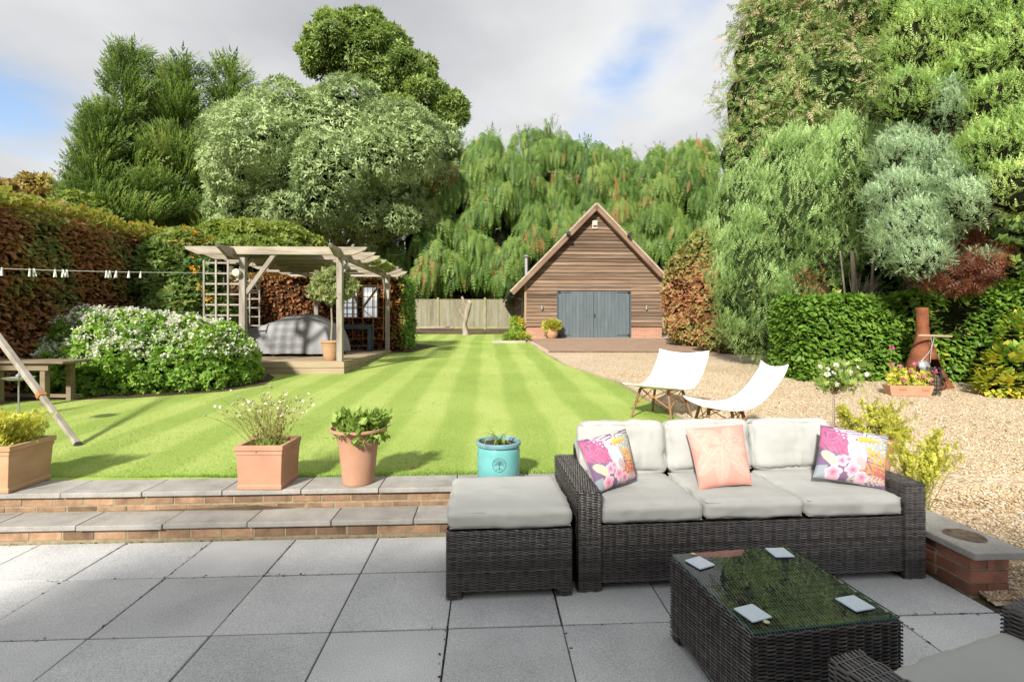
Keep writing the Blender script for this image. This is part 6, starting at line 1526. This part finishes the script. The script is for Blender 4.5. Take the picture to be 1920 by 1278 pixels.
# --- trees
# A: dark feathery cypress group on the left
def cypress(name, label, px, top, bot, d, wpx, n, seed, mat=m_cypress, tint=(.45, .18), group=None):
    b = P(px, HZ, d); b.z = gz(0, d); t = thing(name, label, 'tree', b, 0, group)
    zt = P(px, top, d).z; zb = P(px, bot, d).z; hgt = zt - zb; w = wpx * d / F
    trunk(t, [b, Vector((b.x, d, zb + hgt * .5)), Vector((b.x, d, zt - .3))], [.3, .2, .04], m_bark)
    r_ = random.Random(seed); cl = []
    for k in range(46):
        s_ = r_.random() ** .9; z = zb + hgt * s_; rad = w * (1 - s_) ** .5 * (.9 + .1 * math.sin(s_ * 9)) + .25; a = r_.uniform(math.pi * .95, math.pi * 2.05) if r_.random() < .8 else r_.uniform(0, math.pi)
        L = rad * r_.uniform(.65, 1.05); tip = Vector((b.x + math.cos(a) * L, d + math.sin(a) * L * .8, z + L * .35))
        cl.append((tip * .62 + Vector((b.x, d, z)) * .38, (max(.7, L * .42), max(.6, L * .38), max(.7, hgt * .055))))
    core = [(Vector((b.x, d + .2, zb + hgt * q_)), (w * (1 - q_) ** .7 * .62 + .1, w * .4 * (1 - q_) + .1, hgt * .16)) for q_ in (.05, .25, .45, .65, .82)]
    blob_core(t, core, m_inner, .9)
    pos, dd, idx = clump_points(cl, n, .55, .15, .55); m = len(pos); rv = rdir(m)
    ax = pos - np.array([b.x, d, 0]); ax[:, 2] = 0; ax = unit(ax)
    al = ax * .7 + dd * .35 + rv * .35 + np.array([0, 0, .75]); nr = rv * .5 + dd * .5 + np.array([-.2, -.8, .3])
    ct = RNG.normal(0, .13, len(cl)); sz = RNG.uniform(.28, .6, m) * (d / 19)
    scatter('crown', T_FROND_N, pos, al, nr, sz, tint[0] + ct[idx] + RNG.normal(0, tint[1], m), mat, t)
    # leader shoots
    k = 90; zz_ = np.array([r_.uniform(.7, 1.02) for _ in range(k)]); pp = np.stack([b.x + RNG.normal(0, .25, k) * (1.1 - zz_) * w, np.full(k, d - .1), zb + hgt * zz_], 1)
    scatter('leader', T_FROND_N, pp, rdir(k) * .35 + np.array([0, 0, 1.0]), rdir(k), RNG.uniform(.5, .9, k) * (d / 19), RNG.normal(.5, .2, k), mat, t, 'stuff')
    return t
G_ = 'dark cypress trees behind the beech hedge'
cypress('cypress_tree', 'tallest dark feathery cypress with spires leaning out above the beech hedge', 245, 112, 470, 34.5, 110, 6200, 11)
cypress('cypress_tree', 'broad dark cypress with a flat top standing between two other cypresses', 350, 138, 470, 35.5, 105, 6200, 12)
cypress('cypress_tree', 'dark cypress half hidden by the grey green round tree', 435, 135, 470, 36.5, 75, 3800, 13)
cypress('cypress_tree', 'low spreading cypress standing close behind the beech hedge', 200, 235, 480, 33.5, 85, 3600, 14)
# B: big round grey green tree
def broad(name, label, base_px, d, envs, n, T, mat, size, nsub, fr, tint, seed, trunk_r=.4, mode='out', core=.78, inner=.72, bark=m_bark, ctint=.13):
    b = P(base_px, HZ, d); b.z = gz(0, d); t = thing(name, label, 'tree', b); env = px_clumps(envs, .85)
    cz_ = env[0][0]
    trunk(t, [b, b.lerp(cz_, .4) + Vector((.2, 0, 0)), cz_], [trunk_r, trunk_r * .75, trunk_r * .3], bark)
    limbs(t, b.lerp(cz_, .45), [c for c, r_ in env[:6]], trunk_r * .4, bark)
    env = [(c, tuple(.93 * q for q in r_)) for c, r_ in env]; cl = [(c, tuple(.82 * q for q in r_)) for c, r_ in env] + fan(env, nsub, fr, seed, zmin=-.75)
    if core: blob_core(t, env, m_dark, core)
    leafy('crown', t, cl, n, T, mat, size, tint, mode, inner=inner, back=.15, clump_tint=ctint, cull=.7)
    return t
broad('round_tree', 'large domed grey green tree behind the pergola', 640, 32.0,
      [(620, 320, 32.0, 200, 150), (500, 330, 31.5, 95, 100), (470, 400, 31.0, 75, 60), (740, 300, 32.0, 110, 110), (610, 235, 32.5, 120, 75), (700, 400, 31.3, 100, 70), (560, 400, 31.0, 110, 65), (800, 270, 32.5, 60, 60), (455, 350, 31.3, 42, 70), (660, 215, 32.7, 80, 50)],
      34000, T_TRI, m_grey, .27, 14, .32, (.5, .2), 60, .5, core=.68, ctint=.12)
broad('tall_tree', 'tall olive green tree rising above the domed tree', 720, 41,
      [(680, 110, 41, 85, 55), (650, 85, 41, 70, 45), (690, 60, 41, 50, 32), (740, 150, 41, 75, 50), (800, 190, 41, 65, 50), (840, 215, 41, 38, 40), (620, 115, 41, 52, 28), (745, 110, 41.5, 45, 30), (770, 240, 41, 80, 45), (590, 95, 41, 30, 18)],
      16000, T_TRI, m_tall, .42, 12, .33, (.48, .2), 80, .4, core=.55, inner=.55)
# far autumn tree
broad('autumn_tree', 'distant brownish autumn tree beyond the beech hedge', 50, 38, [(50, 370, 38, 70, 40), (100, 365, 38, 40, 30), (20, 390, 38, 50, 28), (75, 345, 38, 32, 20)], 1500, T_CLUST, m_far, .42, 9, .35, (.45, .25), 90, .2, core=.5, inner=.4)
broad('autumn_tree', 'yellow green tree peeping over the end of the beech hedge', 150, 30, [(160, 400, 30, 60, 35), (100, 400, 30, 50, 30), (60, 410, 30, 45, 28)], 1300, T_CLUST, m_yellow, .36, 8, .35, (.3, .25), 92, .15, core=.5, inner=.4)
# D: row of drooping cedars behind the garage and fence
cedars = [(800, 245, 33.0, 62, 550, 'drooping cedar with long hanging fronds beside the domed grey green tree'), (862, 268, 34.0, 55, 540, 'drooping cedar behind the fence between the domed tree and the stump'), (925, 270, 33.5, 52, 530, 'drooping cedar behind the stump'),
          (985, 262, 34.5, 52, 520, 'drooping cedar with a thin leader behind the garage flue'), (1032, 250, 35.0, 46, 500, 'tallest drooping cedar, rising between the garage flue and the ridge'), (1100, 288, 34.5, 55, 480, 'drooping cedar straight behind the garage ridge'),
          (1170, 300, 35.0, 55, 480, 'drooping cedar behind the garage roof slope that has no flue'), (1235, 296, 34.5, 52, 490, 'rusty tipped drooping cedar above the russet hedge beside the garage'), (1300, 285, 34.0, 55, 500, 'drooping cedar next to the towering pinkish tipped conifer')]
for i, (px, top, d, wpx, bot, lab) in enumerate(cedars):
    b = P(px, HZ, d); b.z = gz(0, d); t = thing('cedar_tree', lab, 'tree', b, 0, 'row of drooping cedars')
    zt, zb, w = P(px, top, d).z, P(px, bot, d).z, wpx * d / F * 1.45; hg = zt - zb
    trunk(t, [b, Vector((b.x + .1, d, (zt + b.z) / 2)), Vector((b.x, d, zt))], [.28, .2, .03], m_bark)
    r_ = random.Random(100 + i); cl = []
    for k in range(34):
        s_ = r_.random(); z = zb + hg * s_; rad = w * (1 - s_) ** .30; a = r_.uniform(math.pi, 2 * math.pi) if r_.random() < .85 else r_.uniform(0, math.pi); L = rad * r_.uniform(.5, 1.05)
        cl.append((Vector((b.x + math.cos(a) * L, d + math.sin(a) * L * .8, z)), (.8, .6, .95)))
    blob_core(t, [(Vector((b.x, d + .3, zb + hg * q_)), (w * .72 * (1 - q_) ** .5, w * .5, hg * .17)) for q_ in (.08, .3, .5, .7)], m_dark, .8)
    pos, dd, idx = clump_points(cl, 3200, .45, .08, .6); m = len(pos); rv = rdir(m)
    rust = RNG.random(len(cl)) < .10; ct = RNG.normal(0, .12, len(cl))
    al = dd * .35 + rv * .28 + np.array([0, -.15, -1.0]); nr = dd * .5 + np.array([0, -.9, .25]) + rv * .45
    tn = np.clip(.50 + ct[idx] + RNG.normal(0, .19, m), 0, .82); tn = np.where(rust[idx] & (RNG.random(m) < .33), RNG.uniform(.88, 1, m), tn); tn = np.where(RNG.random(m) < .02, RNG.uniform(.88, 1, m), tn)
    scatter('crown', T_DROOP, pos, al, nr, RNG.uniform(.42, .95, m), tn, m_cedar, t)
    k = 60; s_ = RNG.uniform(.8, 1.03, k); pp = np.stack([b.x + RNG.normal(0, .16, k) + (1.03 - s_) * RNG.normal(0, 5, k), np.full(k, d - .4), zb + hg * s_ + .25], 1)
    scatter('leader', T_FROND_N, pp, rdir(k) * .5 + np.array([0, 0, 1.0]), rdir(k), RNG.uniform(.4, .8, k), RNG.normal(.5, .2, k), m_cedar, t, 'stuff')
    lm = MB()
    for k in range(5):
        z = zb + hg * r_.uniform(.15, .8); a = r_.uniform(math.pi, 2 * math.pi); lm.tube([Vector((b.x, d, z)), Vector((b.x + math.cos(a) * w * .5, d + math.sin(a) * w * .5, z + .25)), Vector((b.x + math.cos(a) * w * 1.02, d + math.sin(a) * w, z))], [.06, .04, .015], 5, cap=False)
    o = lm.build('branches', m_bark_pale, t, world=True); o['kind'] = 'stuff'
# added backdrop hiding the sky, near-black to stand for shade under the cedars
wb_ = []
for px in range(-200, 2300, 75): wb_.append((P(px, 560 - 30 * math.sin(px * .02), 39), (2.3, 1.6, 3.4)))
t = bpy.data.objects.new('backdrop_belt', None); COL.objects.link(t); t.location = (0, 39, gz(0, 36)); tag(t, 'added dark backdrop of foliage behind the cedars, toned as shade', 'undergrowth', kind='stuff')
blob_core(t, wb_, m_dark, 1.0); leafy('foliage', t, wb_, 2600, T_CLUST, m_cypress, .75, (.2, .2), 'out', inner=.9)

# F: tall conifer on the right with pinkish tips, feathery lower skirts
b = P(1480, HZ, 13.2); b.z = gz(0, 13); t = thing('lawson_cypress', 'towering conifer with pinkish brown tips beside the gravel', 'tree', b)
trunk(t, [b, b + Vector((.1, .2, 5)), b + Vector((.3, .3, 11))], [.35, .28, .1], m_bark)
env = px_clumps([(1470, 100, 13.5, 105, 110), (1560, 60, 13.5, 120, 120), (1440, 200, 13.2, 95, 100), (1550, 190, 13, 130, 110), (1420, 290, 13, 80, 80), (1500, 300, 12.8, 120, 90), (1600, 280, 12.6, 90, 90), (1470, 20, 13.8, 85, 60), (1600, -40, 13.5, 130, 90), (1480, -60, 14, 90, 80), (1640, 120, 13, 70, 110)], .8)
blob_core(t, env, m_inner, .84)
cl = [(c, tuple(.92 * q for q in r_)) for c, r_ in env] + fan(env, 20, .24, 200, zmin=-.8)
pos, d, idx = clump_points(cl, 20000, .80, .1, .8); m = len(pos); rv = rdir(m); ct = RNG.normal(0, .12, len(cl))
hi_ = np.clip((pos[:, 2] - 5) / 4, 0, 1); tip = (RNG.random(m) < .05 + .20 * hi_)
tn = np.where(tip, RNG.uniform(.82, 1, m), np.clip(.50 + ct[idx] + RNG.normal(0, .17, m), 0, .80))
scatter('crown', T_FROND, pos, d * .45 + rv * .7 + np.array([0, 0, -.2]), d * 1.0 + rv * .6 + np.array([0, 0, .2]), RNG.uniform(.15, .30, m), tn, m_lawson, t)
b = P(1470, HZ, 11.6); b.z = gz(0, 11.6); t = thing('feathery_conifer', 'broad feathery blue green conifer sweeping down to the gravel', 'tree', b)
trunk(t, [b, b + Vector((.2, .3, 2.5)), b + Vector((.3, .3, 5))], [.22, .16, .05], m_bark)
env = px_clumps([(1430, 520, 11.9, 95, 130), (1410, 420, 12.2, 78, 110), (1500, 420, 11.6, 105, 120), (1580, 360, 11.3, 95, 110), (1470, 600, 11.5, 70, 85), (1395, 560, 12.3, 55, 90), (1500, 330, 11.9, 90, 80), (1590, 300, 11.5, 75, 70), (1415, 620, 12.0, 50, 60), (1540, 480, 11.4, 70, 60), (1500, 640, 11.3, 40, 50), (1620, 420, 11.3, 50, 70)], .75)
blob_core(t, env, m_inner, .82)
cl = env + fan(env, 18, .24, 240, zmin=-.9)
pos, d, idx = clump_points(cl, 19000, .8, .08, .8); m = len(pos); rv = rdir(m); ct = RNG.normal(0, .12, len(cl))
scatter('crown', T_FROND_N, pos, d * .5 + rv * .6 + np.array([.1, 0, .6]), rv * .6 + d * 1.0 + np.array([0, 0, 0]), RNG.uniform(.13, .26, m), .50 + ct[idx] + RNG.normal(0, .17, m) + .02 * (pos[:, 2] - 3), m_feather, t)
# dead brown inner twigs at its skirt
n = 420; pp = np.stack([RNG.uniform(P(1490, 0, 11).x, P(1540, 0, 11).x, n), RNG.uniform(10.6, 11.2, n), gz(0, 11) + RNG.random(n) * 2.2], 1)
scatter('dead_twigs', T_FROND_N, pp, rdir(n) + np.array([0, 0, -.3]), rdir(n), RNG.uniform(.1, .25, n), RNG.uniform(.1, 1, n), m_deadf, t, 'stuff')

# G: golden cypress with cushion like lobes leaning over the hedge
b = P(1690, HZ, 10.6); b.z = gz(0, 10.6); t = thing('golden_cypress', 'golden green cypress with cloud like lobes hanging over the hedge', 'tree', b)
tk = P(1602, 560, 10.6)
trunk(t, [b, b + Vector((.3, 0, 2)), P(1800, 300, 10.0), P(1850, 0, 9.8)], [.26, .22, .18, .1], m_bark)
for a_, b_, r0 in (((1603, 600, 10.7), (1597, 470, 10.4), .07), ((1612, 600, 10.8), (1640, 450, 10.2), .035), ((1590, 600, 10.9), (1575, 470, 10.6), .03)):
    p0_, p1_ = P(*a_), P(*b_); p0_.z = gz(0, 10.6); trunk(t, [p0_, p0_.lerp(p1_, .6) + Vector((.05, 0, 0)), p1_], [r0, r0 * .8, r0 * .5], m_bark_pale, 'stem')
tw = MB()
for k in range(110):
    p0_ = P(random.uniform(1590, 1620), random.uniform(560, 585), 10.3); e = p0_ + Vector((random.uniform(-.05, .5), random.uniform(-.2, .1), random.uniform(.1, .6))); tw.tube([p0_, e], [.006, .003], 4, cap=False)
o = tw.build('bare_twigs', m_bark_pale, t, world=True); o['kind'] = 'stuff'
gold = px_clumps([(1720, 90, 9.2, 62, 85), (1700, 190, 9.0, 52, 60), (1770, 60, 9.2, 60, 70), (1840, 50, 8.9, 62, 75), (1890, 110, 8.6, 62, 80), (1830, 130, 8.8, 55, 60), (1870, 200, 8.5, 60, 55), (1760, 140, 9.2, 45, 60), (1715, 10, 9.4, 60, 50), (1800, -20, 9.4, 90, 50), (1900, 20, 8.8, 70, 60), (1870, 290, 8.2, 75, 62), (1920, 260, 8.1, 60, 70), (1830, 300, 8.5, 45, 50), (1900, 360, 7.9, 62, 55), (1940, 150, 8.4, 60, 90), (1960, 380, 8.0, 60, 50)], .9)
blue = px_clumps([(1770, 205, 8.9, 38, 52), (1800, 190, 9.0, 32, 40), (1690, 300, 9.2, 52, 62), (1690, 380, 9.0, 58, 62), (1710, 440, 8.8, 62, 60), (1675, 450, 9.1, 45, 60), (1750, 310, 8.9, 48, 45), (1790, 350, 8.5, 42, 50), (1820, 385, 8.3, 58, 42), (1725, 485, 8.6, 50, 38), (1770, 370, 8.7, 40, 55), (1750, 420, 8.7, 45, 55), (1835, 487, 8.5, 26, 12)], .9)
gold = [(c, tuple(.9 * q for q in r_)) for c, r_ in gold]; blue = [(c, tuple(.93 * q for q in r_)) for c, r_ in blue]
blob_core(t, gold, m_dark, .84); blob_core(t, blue, m_dark, .84)
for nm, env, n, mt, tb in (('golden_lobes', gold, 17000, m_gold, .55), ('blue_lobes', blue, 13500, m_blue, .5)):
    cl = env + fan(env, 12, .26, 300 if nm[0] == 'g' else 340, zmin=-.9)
    pos, d, idx = clump_points(cl, n, .84, .1, .8); kp = (d[:, 2] > -.35) | (RNG.random(len(d)) < .45); pos, d, idx = pos[kp], d[kp], idx[kp]; m = len(pos); rv = rdir(m); ct = RNG.normal(0, .10, len(cl))  # undersides thinned to bare the dark core as their shade
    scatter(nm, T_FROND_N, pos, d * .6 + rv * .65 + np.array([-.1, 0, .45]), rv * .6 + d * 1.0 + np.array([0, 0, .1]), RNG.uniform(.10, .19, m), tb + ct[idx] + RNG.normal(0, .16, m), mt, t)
dead = px_clumps([(1790, 520, 8.5, 48, 32), (1830, 500, 8.5, 35, 30), (1800, 460, 8.8, 35, 35), (1850, 480, 8.7, 30, 20), (1745, 525, 8.7, 26, 12)])
leafy('dead_fronds', t, dead, 1150, T_FROND, m_deadf, .17, (.5, .22), 'out', inner=.5)
leafy('dead_fronds', t, px_clumps([(1760, 235, 9.3, 30, 18), (1810, 430, 8.8, 30, 25)]), 250, T_FROND, m_deadf, .17, (.4, .22), 'out', inner=.5)
# evergreen mass behind the right hedges, under-tree shade put into its near-black core
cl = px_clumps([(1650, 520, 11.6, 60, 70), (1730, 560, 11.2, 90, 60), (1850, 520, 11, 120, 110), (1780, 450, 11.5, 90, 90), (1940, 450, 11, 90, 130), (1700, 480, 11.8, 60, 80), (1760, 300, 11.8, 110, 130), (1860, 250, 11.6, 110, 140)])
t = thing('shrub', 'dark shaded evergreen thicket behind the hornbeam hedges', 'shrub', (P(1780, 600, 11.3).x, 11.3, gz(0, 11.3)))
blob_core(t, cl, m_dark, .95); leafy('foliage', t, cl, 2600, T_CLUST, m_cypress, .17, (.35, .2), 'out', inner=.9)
